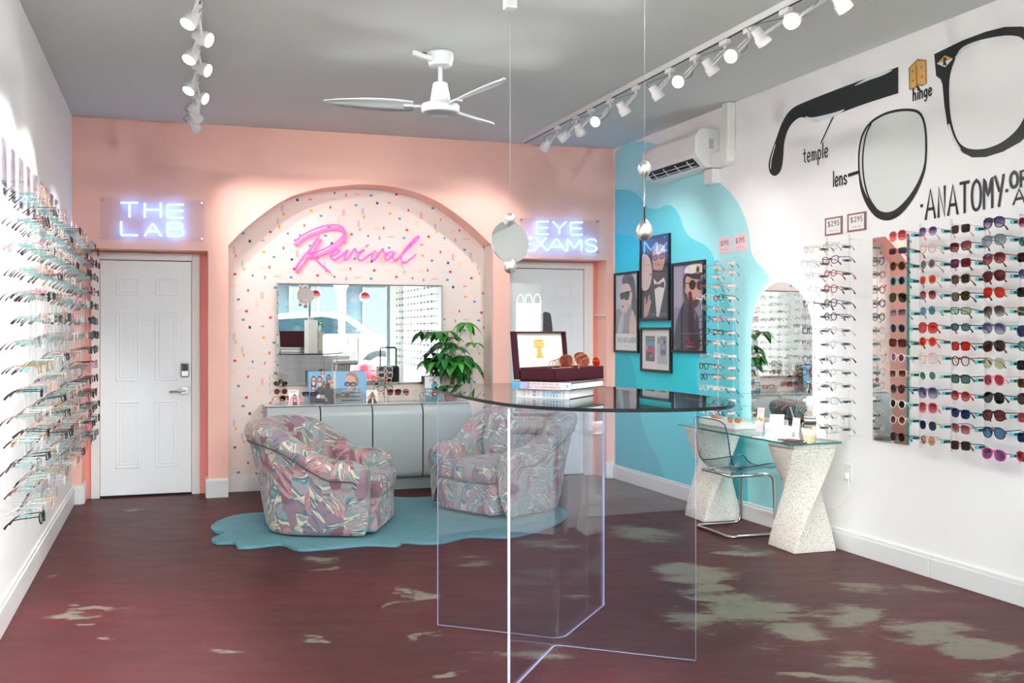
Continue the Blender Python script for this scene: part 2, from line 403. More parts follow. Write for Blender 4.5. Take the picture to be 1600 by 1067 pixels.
# front wall with the shop window (behind the camera, seen in the mirrors)
b = MB()
for lo, hi in (((-.96, V_FRONT - .15, 0), (4.6, V_FRONT, .42)), ((-.96, V_FRONT - .15, 2.88), (4.6, V_FRONT, CEIL)), ((-.96, V_FRONT - .15, .42), (-.66, V_FRONT, 2.88)), ((4.06, V_FRONT - .15, .42), (4.6, V_FRONT, 2.88))): b.mm(lo, hi)
struct(b.build('wall_front', white))
wf = MB()
for lo, hi in (((-.66, -.93, .42), (4.06, -.87, .48)), ((-.66, -.93, 2.82), (4.06, -.87, 2.88)), ((-.66, -.93, .48), (-.6, -.87, 2.82)), ((4.0, -.93, .48), (4.06, -.87, 2.82)), ((1.05, -.93, .48), (1.09, -.87, 2.82)), ((2.5, -.93, .48), (2.54, -.87, 2.82))): wf.mm(lo, hi)
w1 = struct(wf.build('window_1', mat('window_metal', '#8d979c', .35, .6, scale=20)))
b = MB(); b.mm((-.6, -.905, .48), (4.0, -.895, 2.82)); b.build('window_glass', glass('window_glass', '#f4fafa'), w1)

# back wall: one salmon slab cut out for two door recesses and the arch
def bz(px, py): p = on_v(px, py, V_BACK); return (p.x, p.z)
arch = [(771, 385), (766.5, 381), (727, 345), (678, 312), (622, 293), (575, 288.5), (545, 289.5), (494, 296), (445, 312), (392.6, 349), (357, 383)]
ap = smooth_poly([Vector((bz(x, y)[0], bz(x, y)[1], 0)) for x, y in arch[1:]], 5, False)
UA0, UA1 = .482, 2.873
ap = [Vector((UA1, ap[0].y, 0))] + [p for p in ap if UA0 < p.x < UA1] + [Vector((UA0, ap[-1].y, 0))]
DH = 2.115
out = [(U_LEFT - .05, 0), (-.685, 0), (-.685, DH), (.315, DH), (.315, 0), (UA0, 0)] + [(p.x, p.y) for p in reversed(ap)] + [(UA1, 0), (3.04, 0), (3.04, DH), (4.03, DH), (4.03, 0), (4.16, 0), (4.16, CEIL), (U_LEFT - .05, CEIL)]
b = MB(); b.prism([(u, V_BACK, z) for u, z in out], (0, V_NICHE - V_BACK, 0))
struct(b.build('wall_back', salmon, bevel=.012, seg=3, angle=50))
b = MB(); b.mm((-1, V_NICHE, 0), (UA0 - .02, V_NICHE + .2, CEIL)); b.mm((UA1 + .02, V_NICHE, 0), (4.4, V_NICHE + .2, CEIL)); struct(b.build('wall_recess', mat('recess_paint', '#f39a90', .55, var=.03, scale=3)))

# niche: confetti wallpaper
paper = mat('wallpaper_blush', '#e8d9d2', .6, var=.015, scale=4)
conf = {'navy': '#1f3a7c', 'red': '#d8283c', 'teal': '#3f9cbb', 'orange': '#f0a63c', 'pink': '#e9709a', 'peach': '#f0d0b4', 'mist': '#cfd9dc', 'lilac': '#c5c0c8', 'rose': '#e9b5ad', 'blush': '#f2c8c8'}
cn = list(conf); b = MB(); y = V_NICHE
b.mm((UA0 - .02, y, 0), (UA1 + .02, y + .2, CEIL), 0)
random.seed(4)
tile = [('navy', .00, .00, .022, .022), ('rose', .045, .035, .028, .062), ('red', .33, .30, .025, .022), ('teal', .16, .13, .026, .020), ('orange', .24, .02, .018, .027), ('lilac', .225, .055, .022, .060), ('pink', .47, .17, .030, .013), ('peach', .50, .14, .062, .028),
        ('mist', .25, .30, .068, .016), ('red', .115, .31, .014, .025), ('teal', .57, .02, .026, .020), ('blush', .15, .095, .022, .034), ('navy', .36, .155, .022, .024), ('rose', .385, .09, .026, .058), ('orange', .62, .29, .018, .026), ('lilac', .605, .325, .022, .055),
        ('peach', .42, .35, .03, .058), ('red', .54, .245, .024, .020), ('mist', .66, .18, .065, .016), ('pink', .075, .215, .014, .03), ('peach', .03, .30, .062, .026), ('red', .66, .10, .014, .024), ('navy', .70, .235, .012, .02), ('teal', .30, .225, .028, .02), ('rose', .16, .235, .062, .014), ('orange', .48, .065, .026, .02)]
def inside(u, z):
    if not (UA0 < u < UA1 + .02): return False
    pts = [(p.x, p.y) for p in ap]; c = False; poly = [(UA1 + .02, .14), (UA1 + .02, pts[0][1])] + pts + [(UA0, .14)]
    for (x1, y1), (x2, y2) in zip(poly, poly[1:] + poly[:1]):
        if (y1 > z) != (y2 > z) and u < (x2 - x1) * (z - y1) / (y2 - y1) + x1: c = not c
    return c
placed = []
for r in range(9):
    for c in range(5):
        for (k, x, z, w, h) in tile:
            u0 = .40 + c * .73 + (r % 2) * .31 + x - .4; z0 = .14 + r * .385 + z
            if inside(u0, z0) and inside(u0 + w, z0 + h) and not any(u0 < q[2] + .008 and q[0] < u0 + w + .008 and z0 < q[3] + .008 and q[1] < z0 + h + .008 for q in placed): placed.append((u0, z0, u0 + w, z0 + h)); b.add([(u0, y - .001, z0), (u0 + w, y - .001, z0), (u0 + w, y - .001, z0 + h), (u0, y - .001, z0 + h)], [(0, 1, 2, 3)], 1 + cn.index(k))
# the reveal of the arch is lined too
rv = [(UA1 - .003, .0)] + [(UA1 - .003, ap[0].y)]
b.mm((UA1 - .004, V_BACK + .02, 0), (UA1 + .001, y, ap[0].y - .005), 0)
struct(b.build('wall_niche', [paper] + [mat('confetti_' + k, v, .6) for k, v in conf.items()], recalc=False))

# baseboards
def base(n, segs, h=.135, d=.02):
    b = MB()
    for (a, c) in segs:
        a = Vector(a).to_3d(); c = Vector(c).to_3d(); t = (c - a).normalized(); nn = Vector((t.y, -t.x, 0)) * d
        b.prism([a, c, c + nn, a + nn], (0, 0, h - .02)); b.prism([a + Vector((0, 0, h - .02)), c + Vector((0, 0, h - .02)), c + nn * .6 + Vector((0, 0, h - .02)), a + nn * .6 + Vector((0, 0, h - .02))], (0, 0, .02))
    return struct(b.build(n, trimw, bevel=.004))
base('baseboard_left', [((U_LEFT, V_FRONT), (U_LEFT, V_BACK))], .15)
base('baseboard_right', [((u_right(9.15), 9.15), (u_right(4.86), 4.86)), ((u_right(4.855), 4.855), (u_right(V_FRONT), V_FRONT))], .135)
base('baseboard_back', [((U_LEFT, V_BACK), (-.68, V_BACK)), ((-.685, V_BACK), (-.685, 9.4)), ((.315, 9.4), (.315, V_BACK)), ((.30, V_BACK), (UA0, V_BACK)), ((3.04, 9.4), (3.04, V_BACK)), ((UA1 + .0, V_BACK), (3.05, V_BACK)), ((4.02, V_BACK), (4.1, V_BACK))], .16)
base('baseboard_niche', [((UA0, V_NICHE), (UA1, V_NICHE))], .145)

# doors
def door(n, u0, u1, cu0, cu1, lock):
    H = 2.035; vf = V_NICHE - .035
    c = MB(); c.mm((cu0, V_NICHE - .03, 0), (u0 - .004, V_NICHE, 2.105)); c.mm((u1 + .004, V_NICHE - .03, 0), (cu1, V_NICHE, 2.105)); c.mm((u0 - .004, V_NICHE - .03, H + .006), (u1 + .004, V_NICHE, 2.105))
    struct(c.build('trim_%d' % n, trimw, bevel=.005))
    d = MB(); x0, x1, z0, z1 = u0, u1, .018, H; fy = V_NICHE - .012
    d.mm((x0, fy, z0), (x1, V_NICHE + .02, z1))
    w = x1 - x0
    for (a, e) in ((.17, .42), (.60, .85)):
        for (za, zb) in ((.25, .82), (1.0, 1.60), (1.74, 1.89)):
            X0, X1 = x0 + w * a, x0 + w * e
            for q, t in ((0, .012), (.028, .008)):
                for lo, hi in (((X0 + q, za + q), (X1 - q, za + q + t)), ((X0 + q, zb - q - t), (X1 - q, zb - q)), ((X0 + q, za + q), (X0 + q + t, zb - q)), ((X1 - q - t, za + q), (X1 - q, zb - q))):
                    d.mm((lo[0], fy - .005, lo[1]), (hi[0], fy, hi[1]))
    dl = struct(d.build('door_%d' % n, mat('door_paint', '#edf0f2', .38, var=.02, bump=.05, scale=5, stretch=(6, 6, 1)), bevel=.002))
    g = MB(); g.mm((u0 - .004, V_NICHE - .008, 0), (u1 + .004, V_NICHE - .0005, .018)); g.mm((u0 - .004, V_NICHE - .008, H), (u1 + .004, V_NICHE - .0005, H + .006)); g.build('door_gap', mat('dark_gap', '#141414', .9), dl)
    if lock:
        k = MB(); px = on_v(289, 578, fy); k.mm((px.x - .035, fy - .022, px.z - .06), (px.x + .035, fy, px.z + .06)); ky = k.build('keypad_lock', [mat('satin_nickel', '#b9b6ae', .3, .9)], dl, bevel=.008)
        k = MB(); k.mm((px.x - .026, fy - .026, px.z - .008), (px.x + .026, fy - .021, px.z + .052)); k.build('keypad_panel', mat('black_gloss', '#0b0b0d', .15), ky)
        k = MB(); px = on_v(288.5, 610, fy); k.mm((px.x - .033, fy - .02, px.z - .033), (px.x + .033, fy, px.z + .033)); k.cyl((px.x, fy, px.z), (px.x, fy - .06, px.z), .011); k.tube([(px.x, fy - .055, px.z), (px.x - .04, fy - .058, px.z), (px.x - .125, fy - .05, px.z - .004)], .009)
        k.build('door_handle', mat('satin_nickel'), dl, bevel=.003)
    return dl
door(1, -.56, .182, -.634, .253, True)
door(2, 3.154, 3.894, 3.08, 3.992, False)

# ================================================================ neon
def wall_pts(pts, v): return [on_v(x, y, v) for x, y in pts]
blue = glow('neon_ice_blue', '#5cacff', 7.0)
acr = glass('acrylic_sheet', '#fbfbff', .04)
def bend(P, r=.014, n=4):
    out = [P[0]]
    for i in range(1, len(P) - 1):
        a = P[i - 1] - P[i]; c = P[i + 1] - P[i]; ra = min(r, a.length * .45); rc = min(r, c.length * .45); a = a.normalized() * ra; c = c.normalized() * rc
        for k in range(n + 1):
            f = k / n; out.append(P[i] + a * (1 - f) ** 2 + c * f ** 2)
    return out + [P[-1]]
def neon_sign(name, label, strokes, panel, screws, light_e):
    t = thing(name, label, 'neon sign', on_v((panel[0] + panel[2]) / 2, panel[3], V_BACK))
    p0 = on_v(panel[0], panel[1], V_BACK - .03); p1 = on_v(panel[2], panel[3], V_BACK - .03)
    b = MB(); b.mm((p0.x, V_BACK - .034, p1.z), (p1.x, V_BACK - .03, p0.z)); b.build('backing_panel', glass('sign_panel', '#fbfbff', .008, rough=.3), t, True)
    for s in strokes:
        b = MB(); q_ = wall_pts(s, V_BACK - .046); b.tube(bend(q_) if len(q_) > 2 else q_, .0068, 8); b.build('neon_tube', blue, t, True)
    for (x, y) in screws:
        q = on_v(x, y, V_BACK); b = MB(); b.cyl((q.x, V_BACK, q.z), (q.x, V_BACK - .042, q.z), .009, n=12); b.build('standoff', mat('satin_nickel'), t, True)
    return t
def tr(pts, ox, oy, s): return [(ox + x / s, oy + y / s) for x, y in pts]
S1 = [[(315, 487), (410, 487)], [(364, 490), (364, 567)], [(448, 488), (448, 568)], [(448, 525), (537, 525)], [(537, 488), (537, 568)], [(665, 497), (575, 497), (575, 570), (665, 570)], [(578, 532), (662, 532)],
      [(318, 590), (318, 667), (410, 667)], [(448, 670), (493, 600), (540, 672)], [(466, 646), (522, 646)], [(575, 636), (575, 600), (640, 600), (656, 607), (658, 622), (648, 633), (578, 634)], [(576, 640), (576, 673), (645, 673), (662, 664), (664, 648), (652, 637)]]
neon_sign('neon_sign', 'pale blue neon sign reading THE LAB above the white door with a keypad', [tr(s, 100, 180, 3.557) for s in S1], (157, 308, 319, 378), [(160, 312), (315, 318), (160, 370), (315, 374)], 0)
S2 = [[(390, 88), (330, 88), (330, 153), (390, 153)], [(333, 119), (386, 119)], [(413, 88), (448, 122), (483, 88)], [(448, 124), (448, 152)], [(567, 92), (507, 92), (507, 156), (567, 156)], [(509, 123), (563, 123)],
      [(308, 172), (248, 172), (248, 237), (308, 237)], [(250, 203), (304, 203)], [(322, 172), (382, 238)], [(380, 172), (320, 238)], [(386, 240), (433, 176), (480, 242)], [(404, 220), (462, 220)], [(489, 242), (489, 178), (525, 226), (560, 180), (562, 242)],
      [(640, 190), (628, 180), (600, 180), (586, 190), (590, 204), (610, 210), (632, 215), (643, 228), (632, 242), (600, 244), (584, 234)]]
neon_sign('neon_sign', 'pale blue neon sign reading EYE EXAMS above the door beside the teal wall', [tr(s, 740, 320, 3.335) for s in S2], (812, 341, 936, 396), [(814, 343), (933, 346), (814, 392), (933, 394)], 0)

# pink script sign on the wallpaper
t = thing('script_neon_sign', 'pink neon script sign reading Revival on the confetti wallpaper', 'neon sign', on_v(565, 425, V_NICHE))
def sc(pts): return [(440 + x / 6.667, 330 + y / 6.667) for x, y in pts]
cap = [[(130, 305), (150, 318), (215, 265), (320, 210), (440, 168), (545, 155), (610, 165), (650, 200), (655, 245), (625, 290), (560, 345), (480, 390), (400, 425), (310, 448), (265, 445)],
       [(395, 265), (340, 340), (285, 425), (230, 480), (140, 612)], [(310, 448), (370, 515), (440, 580), (505, 637)]]
low = [[(520, 470), (560, 450), (600, 420), (590, 400), (560, 402), (530, 430), (510, 465), (525, 495), (560, 502), (600, 480), (640, 450), (690, 402), (668, 450), (652, 485), (668, 508), (700, 480), (735, 430), (768, 385)],
       [(768, 385), (775, 420), (800, 432), (862, 400), (820, 440), (795, 480), (815, 512), (860, 500), (905, 462), (950, 440)], [(975, 408), (950, 450), (938, 485), (955, 512), (990, 485), (1025, 430), (1055, 390), (1065, 430), (1100, 440)],
       [(1165, 420), (1120, 430), (1080, 470), (1090, 505), (1130, 490), (1170, 430), (1158, 480), (1175, 510), (1215, 500)], [(1215, 500), (1270, 440), (1350, 360), (1420, 290), (1428, 262), (1400, 275), (1330, 350), (1270, 430), (1245, 490), (1260, 530), (1300, 528), (1355, 490), (1400, 450)], [(875, 372), (905, 350)]]
pinks = glow('neon_hot_pink', '#ff4286', 1.25); pk2 = mat('pink_tube_glass', '#f27fb4', .2, emit='#ff5f9e', es=.3)
vN = V_NICHE - .045
for s in cap[:2]:
    q = [on_v(x, y, vN) for x, y in sc(s)]; q = smooth_poly(q, 4, False); b = MB()
    b.tube([p + Vector((0, 0, .012)) for p in q], .0065, 8); b.build('neon_tube', pinks, t, True)
    b = MB(); b.tube([p + Vector((.012, .02, -.022)) for p in q], .016, 8); b.build('tube_housing', pk2, t, True)
for s in cap[2:] + low:
    q = [on_v(x, y, vN) for x, y in sc(s)]; q = smooth_poly(q, 4, False); b = MB(); b.tube(q, .0075, 8); b.build('neon_tube', pinks, t, True)
for (x, y) in sc([(150, 318), (505, 637), (560, 505), (690, 402), (768, 385), (975, 408), (1270, 530), (1428, 262), (265, 448)]):
    q = on_v(x, y, vN); b = MB(); b.cyl((q.x, V_NICHE, q.z), (q.x, vN, q.z), .006, n=8); b.build('standoff', mat('clear_peg', '#dcd6da', .3), t, True)

# ================================================================ ceiling fan
fanw = mat('white_enamel', '#d3d9da', .35, scale=10)
c0 = on_z(688, 80, CEIL); t = thing('ceiling_fan', 'white three-bladed ceiling fan hanging from an open canopy on the ceiling', 'ceiling fan', (c0.x, c0.y, CEIL))
def L_(z): return CEIL + z
b = MB(); b.lathe([(.045, -.10), (.07, -.095), (.08, -.06), (.085, -.045), (.085, -.015), (.07, -.004), (0, -.002)][::1], (0, 0, 0), 28); b.build('canopy', fanw, t, bevel=.002)
b = MB(); b.cyl((0, 0, -.09), (0, 0, -.26), .014); b.build('downrod', fanw, t)
b = MB(); b.lathe([(.04, -.20), (.047, -.205), (.065, -.315), (.0, -.316)], (0, 0, 0), 28); b.build('rod_collar', fanw, t)
b = MB(); b.lathe([(.0, -.318), (.07, -.32), (.07, -.332), (.115, -.338), (.122, -.35), (.120, -.385), (.105, -.395), (.10, -.392), (.09, -.402), (.085, -.398), (.07, -.408), (.065, -.404), (.045, -.414), (0, -.416)], (0, 0, 0), 36); b.build('motor_housing', fanw, t)
b = MB(); R = Matrix.Rotation(rad(20), 3, 'Y') @ Matrix.Rotation(rad(-18), 3, 'Z'); b.box((-.12, -.02, -.045), (.13, .035, .028), 0, R); b.build('canopy_cover', fanw, t, bevel=.004)
b = MB()
for k in range(3): b.tube(smooth_poly([(-.03, 0, -.01), (-.07, .01 * k, -.03 + .008 * k), (-.11, -.01, -.02 - .006 * k), (-.15, -.01, -.04)], 4, False), .003, 6)
b.build('loose_wiring', mat('dark_wire', '#2a1c1c', .6), t)
for k in range(3):
    a0 = math.atan2(-RT.y, -RT.x) + k * 2 * PI / 3 + rad(4)
    br = MB(); R = Matrix.Rotation(a0, 3, 'Z')
    br.tube([R @ Vector((.10, 0, -.35)), R @ Vector((.19, 0, -.35))], .01, 6); br.box(R @ Vector((.20, 0, -.352)), (.06, .05, .012), 0, R)
    bk = br.build('blade_bracket', fanw, t)
    n = 14; rows = []
    for i in range(n + 1):
        s = i / n; r = .17 + .56 * s; w = (.05 + .09 * math.sin(PI * min(1, s * .9 + .12)) ** .8) * (1 if s < .9 else 1 - (s - .9) * 5); tw = rad(24 - 14 * s); z = -.35 + .02 * s
        up = []; lo = []
        for j in range(5):
            y = (j / 4 - .5) * w; p = Vector((r, y * math.cos(tw), z + y * math.sin(tw) + .01 * (1 - (2 * j / 4 - 1) ** 2)))
            up.append(R @ (p + Vector((0, 0, .004)))); lo.append(R @ (p - Vector((0, 0, .003))))
        rows.append(up + lo[::-1])
    m = MB(); m.grid(rows, cu=True); m.add(rows[0], [tuple(range(10))]); m.add(rows[-1], [tuple(range(9, -1, -1))]); m.build('blade', fanw, t)

# ================================================================ track lights
trk = mat('track_white', '#dedddb', .4); lampw = mat('lamp_white', '#e7e5e2', .35, scale=20); wire = mat('spring_wire', '#8f8d88', .4, .7)
litm = glow('lamp_glow', '#fff4e6', 6.0); unl = mat('lamp_lens_off', '#c9c9c6', .2)
def track(label, a, c, side):
    a = Vector(a); c = Vector(c); t = thing('track_rail', label, 'lighting track', ((a.x + c.x) / 2, (a.y + c.y) / 2, 3.165))
    d = (c - a).normalized(); n = Vector((d.y, -d.x, 0)) * .018; b = MB(); b.prism([a - n, c - n, c + n, a + n], (0, 0, .035)); b.build('rail', trk, t, True)
    b = MB(); n2 = n * .35; z = Vector((0, 0, .001)); b.prism([a - n2 - z, c - n2 - z, c + n2 - z, a + n2 - z], (0, 0, .002)); b.build('rail_slot', mat('dark_gap'), t, True)
    return t
track('white lighting track running over the wall of painted glasses', (3.115, 8.95, 3.165), (3.17, .5, 3.165), 1)
track('white lighting track running above the long display of frames', (.20, 8.85, 3.165), (.07, .5, 3.165), 0)
def lamp(px, py, tu, aim, lit, label, power, spread=74, blend=.75, at=None):
    h = at or on_z(px, py, 3.0); mu = tu(h.y); t = thing('track_spotlight', label, 'track light', (mu, h.y, 3.165), group='track spotlights on the ceiling')
    aim = Vector(aim).normalized(); hd = Vector((h.x, h.y, 3.0)) if abs(h.x - mu) < .16 else Vector((mu + (.1 if h.x > mu else -.1), h.y, 3.0))
    b = MB(); b.mm((mu - .016, h.y - .045, 3.135), (mu + .016, h.y + .045, 3.163)); b.build('track_adapter', lampw, t, True, bevel=.004)
    b = MB(); sd = Vector((0, .045, 0)); b.tube([(mu, h.y, 3.14), (mu, h.y, 3.105)], .009, 8); b.tube([Vector((mu, h.y, 3.105)), Vector((mu, h.y, 3.105)) + sd, hd + sd, ], .006, 6); b.tube([Vector((mu, h.y, 3.105)), Vector((mu, h.y, 3.105)) - sd, hd - sd], .006, 6); b.cyl(hd - sd, hd + sd, .006, n=8); b.build('yoke', lampw, t, True)
    R = aim.to_track_quat('Z', 'Y').to_matrix(); b = MB(); b.lathe([(.020, -.05), (.028, -.047), (.030, -.012), (.034, -.006), (.0345, .004), (.040, .008), (.041, .046), (.039, .05), (.037, .047)], hd, 22, 0, R); hdo = b.build('lamp_head', lampw, t, True)
    b = MB(); b.lathe([(.0, .0505), (.036, .0505), (.037, .048), (0, .048)], hd, 20, 0, R); b.build('lens', litm if lit else unl, hdo, True)
    b = MB(); q = R @ Vector((.03, .0, -.03)); b.tube(smooth_poly([hd + q, hd + q * 1.9 + Vector((0, 0, .02)), Vector((mu, h.y + .02, 3.12))], 5, False), .0022, 5); b.build('lamp_cord', wire, t, True)
    if power:
        lo = light('spot_lamp', 'SPOT', hd + aim * .07, power * 1.6, (1, .985, .97), spot_size=rad(spread), spot_blend=blend, shadow_soft_size=.03)
        lo.rotation_euler = aim.to_track_quat('-Z', 'Y').to_euler()
fr = lambda v: 3.115 + (8.95 - v) * .0072; fl = lambda v: .20 - (8.85 - v) * .017
RL = [(842, 226, (-.35, .9, -.8), 0, 15), (867, 212, (-.85, .55, -.7), 0, 17), (889, 201, (.75, .45, -1), 0, 20), (920, 187, (-.7, -.6, -.4), 1, 30), (960, 168, (.8, .1, -1), 0, 9), (1012, 143, (.8, .0, -1), 0, 5), (1046, 124, (-.72, -.6, -.4), 1, 30), (1093, 102, (.85, 0, -1), 0, 3), (1131, 84, (-.74, -.55, -.4), 1, 30), (1188, 57, (.85, 0, -1), 0, 2), (1241, 31, (-.78, -.5, -.42), 1, 30), (1313, 3, (.8, -.1, -1), 0, 2)]
for i, (x, y, a, l, p) in enumerate(RL): lamp(x, y, fr, a, l, 'white spotlight, %s from the salmon wall on the track near the wall unit' % ORD[i], p, 82 if l else 74, .5 if l else .75)
LL = [(302.6, 196, (.62, .95, -.72), 0, 19), (305, 181, (.9, .75, -.85), 0, 22), (305.6, 166, (-.5, .3, -1.1), 0, 40), (311.5, 150.6, (.8, -.5, -.42), 1, 24), (299.7, 134, (-.5, -.45, -.95), 1, 60), (314.5, 106, (.8, -.5, -.42), 1, 24), (300.7, 84.6, (-.5, -.45, -.95), 1, 60), (315.4, 58, (.8, -.5, -.45), 1, 20), (299.7, 27.6, (-.5, -.4, -.95), 1, 55)]
for i, (x, y, a, l, p) in enumerate(LL): lamp(x, y, fl, a, l, 'white spotlight, %s from the salmon wall on the track over the frame display' % ORD[i], p, (82 if l and a[0] > 0 else 74) if i else 52, .5 if i else .9)
# tracks carried on unseen over the camera; lamps added to light the back
for i, v in enumerate((3.9, 2.9, 1.9, .9)):
    lamp(0, 0, lambda q: .10, (-.62, .45, -1.0) if i % 2 else (.5, .9, -.55), 1, 'added spotlight above the camera on the track over the frame display, %s towards the window' % ORD[i], 50, 84, .6, at=Vector((.02 if i % 2 else .18, v, 3.0)))
    lamp(0, 0, lambda q: 3.165, (-.9, .5, -.5) if i % 2 else (-.3, .95, -.55), 1, 'added spotlight above the camera on the track near the wall unit, %s towards the window' % ORD[i], 50, 84, .6, at=Vector((3.05, v, 3.0)))

# ================================================================ split air conditioner on the right wall
def RP(s, off, z): return RA + R_DIR * s + R_N * off + Vector((0, 0, z))     # s metres from the back corner, off the wall, height
acw = mat('appliance_white', '#e9e7e3', .4, scale=12)
sN = (on_right(1125, 268) - RA).dot(R_DIR); sF = sN - .93
t = thing('air_conditioner', 'white split air conditioner mounted high over the teal mural', 'air conditioner', RP((sN + sF) / 2, 0, 2.70))
prof = [(0.002, 2.72), (.002, 3.03), (.12, 3.035), (.19, 3.02), (.215, 2.98), (.222, 2.85), (.20, 2.80), (.12, 2.725)]
b = MB(); b.prism([RP(sF, o, z) for o, z in prof], R_DIR * (sN - sF), tess=True); hb = b.build('housing', acw, t, True, bevel=.012, seg=3)
b = MB(); pr = [(.219, 2.842), (.2225, 2.85), (.2235, 2.852), (.222, 2.843)]
b.prism([RP(sF + .02, .2235, 2.838), RP(sF + .02, .2275, 2.838), RP(sF + .02, .2215, 2.975), RP(sF + .02, .2175, 2.975)], R_DIR * (sN - sF - .04)); b.build('front_panel', acw, t, True, bevel=.002)
b = MB(); A = Vector((.207, 2.795)); B = Vector((.145, 2.738)); 
def vent(o, z, e=0): return RP(sF + .06, o + e * .6, z - e)
b.prism([vent(.204, 2.797, .003), vent(.142, 2.741, .003), vent(.142, 2.741, -.004), vent(.204, 2.797, -.004)], R_DIR * (sN - sF - .14)); b.build('air_outlet', mat('vent_black', '#101214', .6), t, True)
for k in (.33, .72):
    o = .204 - .062 * k; z = 2.797 - .056 * k; b = MB(); b.prism([RP(sF + .06, o, z - .012), RP(sF + .06, o + .012, z - .02), RP(sF + .06, o + .014, z - .017), RP(sF + .06, o + .002, z - .009)], R_DIR * (sN - sF - .14)); b.build('louvre', acw, t, True)
for i in range(4):
    s = sF + .06 + (sN - sF - .14) * (i + .5) / 4; b = MB(); b.prism([RP(s, .204, 2.782), RP(s, .150, 2.732), RP(s, .145, 2.745), RP(s, .2, 2.797)], R_DIR * .008); b.build('louvre_strut', acw, t, True)
b = MB(); b.prism([RP(sN + .0006, .06, 2.87), RP(sN + .0006, .10, 2.87), RP(sN + .0006, .10, 2.95), RP(sN + .0006, .06, 2.95)], R_DIR * .001); b.build('rating_label', mat('grey_print', '#b9bcbd', .6), t, True)
t = thing('pipe_cover', 'white plastic pipe cover rising from the air conditioner to the ceiling', 'conduit', RP(sN + .1, 0, 2.7))
b = MB(); s0 = sN + .005; s1 = sN + .235
b.prism([RP(s1 - .09, .002, 2.84), RP(s1, .002, 2.84), RP(s1, .075, 2.84), RP(s1 - .09, .075, 2.84)], (0, 0, CEIL - 2.842)); b.build('vertical_duct', acw, t, True, bevel=.01)
b = MB(); pts = [(s0, 2.72), (s1 - .05, 2.72), (s1 - .01, 2.74), (s1 + .006, 2.78), (s1 + .006, 2.85), (s1 - .096, 2.85), (s1 - .11, 2.835), (s0, 2.835)]; b.prism([RP(s, .002, z) for s, z in pts], R_N * .085); b.build('elbow', acw, t, True, bevel=.012, seg=3)
b = MB(); b.prism([RP(sN - .10, .002, 2.60), RP(sN + .03, .002, 2.60), RP(sN + .03, .085, 2.60), RP(sN - .10, .085, 2.60)], (0, 0, .115)); b.build('end_box', acw, t, True, bevel=.008)
# ================================================================ painted lesson on the right wall
ink = mat('black_wall_paint', '#10181a', .35, var=.05); WAVE = .0
t = thing('painted_mural', 'hand-painted diagram of eyeglass parts on the white wall, titled ANATOMY OF A', 'mural', on_right(1450, 330, 0), group=None)
def mp(pts): return [(1180 + x / 3.333, 30 + y / 3.333) for x, y in pts]
def wp(pts, off=.002): return [on_right(x, y, off) for x, y in pts]
def wall_poly(name, pts, m, off=.002, sm=4, par=t):
    q = wp(mp(pts), off); q = smooth_poly(q, sm, False) if sm else q; b = MB(); b.poly(q); return b.build(name, m, par, True, recalc=False)
def ribbon(b, q, w, m=0, closed=False):
    """painted line of width w (number or list) lying on the wall"""
    k = len(q); W = w if isinstance(w, list) else [w] * k; vs = []
    for i in range(k):
        a = q[(i - 1) % k] if closed or i else q[i]; c = q[(i + 1) % k] if closed or i < k - 1 else q[i]
        d = (c - a).normalized(); n = R_N.cross(d) * W[i] / 2; e = d * W[i] * .35
        if not closed and i == 0: vs += [q[i] - n - e, q[i] + n - e]
        elif not closed and i == k - 1: vs += [q[i] - n + e, q[i] + n + e]
        else: vs += [q[i] - n, q[i] + n]
    fs = [(2 * i, 2 * i + 1, 2 * ((i + 1) % k) + 1, 2 * ((i + 1) % k)) for i in range(k if closed else k - 1)]
    b.add(vs, fs, m)
gl = mat('pale_paint_highlight', '#dfe8e8', .4)
tm = [(745, 385), (560, 445), (400, 505), (330, 530), (290, 530), (255, 512), (225, 515), (190, 545), (165, 590), (150, 650), (145, 720), (135, 780), (115, 810), (95, 815), (75, 795), (70, 750), (85, 690), (110, 620), (135, 550), (165, 495), (200, 460), (250, 435), (400, 375), (560, 315), (745, 248)]
o = wall_poly('painted_temple', tm, ink)
b = MB(); ribbon(b, smooth_poly(wp(mp([(520, 345), (600, 306), (660, 285), (712, 266)]), .0035), 4, False), [.004 + .02 * math.sin(PI * i / 12) for i in range(13)]); ribbon(b, smooth_poly(wp(mp([(262, 508), (300, 522), (400, 500), (462, 472)]), .0035), 4, False), [.006 + .024 * math.sin(PI * i / 12) for i in range(13)])
ribbon(b, smooth_poly(wp(mp([(80, 775), (84, 730), (104, 655)]), .0035), 4, False), .012); b.build('highlight', gl, o, True)
b = MB(); b.poly(wp(mp([(802, 255), (845, 212), (888, 215), (890, 335), (870, 345), (845, 340), (830, 360), (805, 365)]), .002)); ribbon(b, wp(mp([(802, 255), (845, 212), (888, 215), (890, 335), (870, 345), (845, 340), (830, 360), (805, 365)]), .003), .012, 1, True)
ribbon(b, wp(mp([(838, 240), (842, 340)]), .003), .012, 1); [b.poly([on_right(*mp([(x, y)])[0], .003) + R_DIR * (.008 * math.cos(a)) + Vector((0, 0, .008 * math.sin(a))) for a in [k * PI / 4 for k in range(8)]], 1) for x, y in ((820, 270), (822, 320), (866, 250), (868, 300))]
b.build('painted_hinge', [mat('gold_wall_paint', '#d8a55c', .5, var=.05), mat('gold_outline', '#a07e35', .5)], t, True, recalc=False)
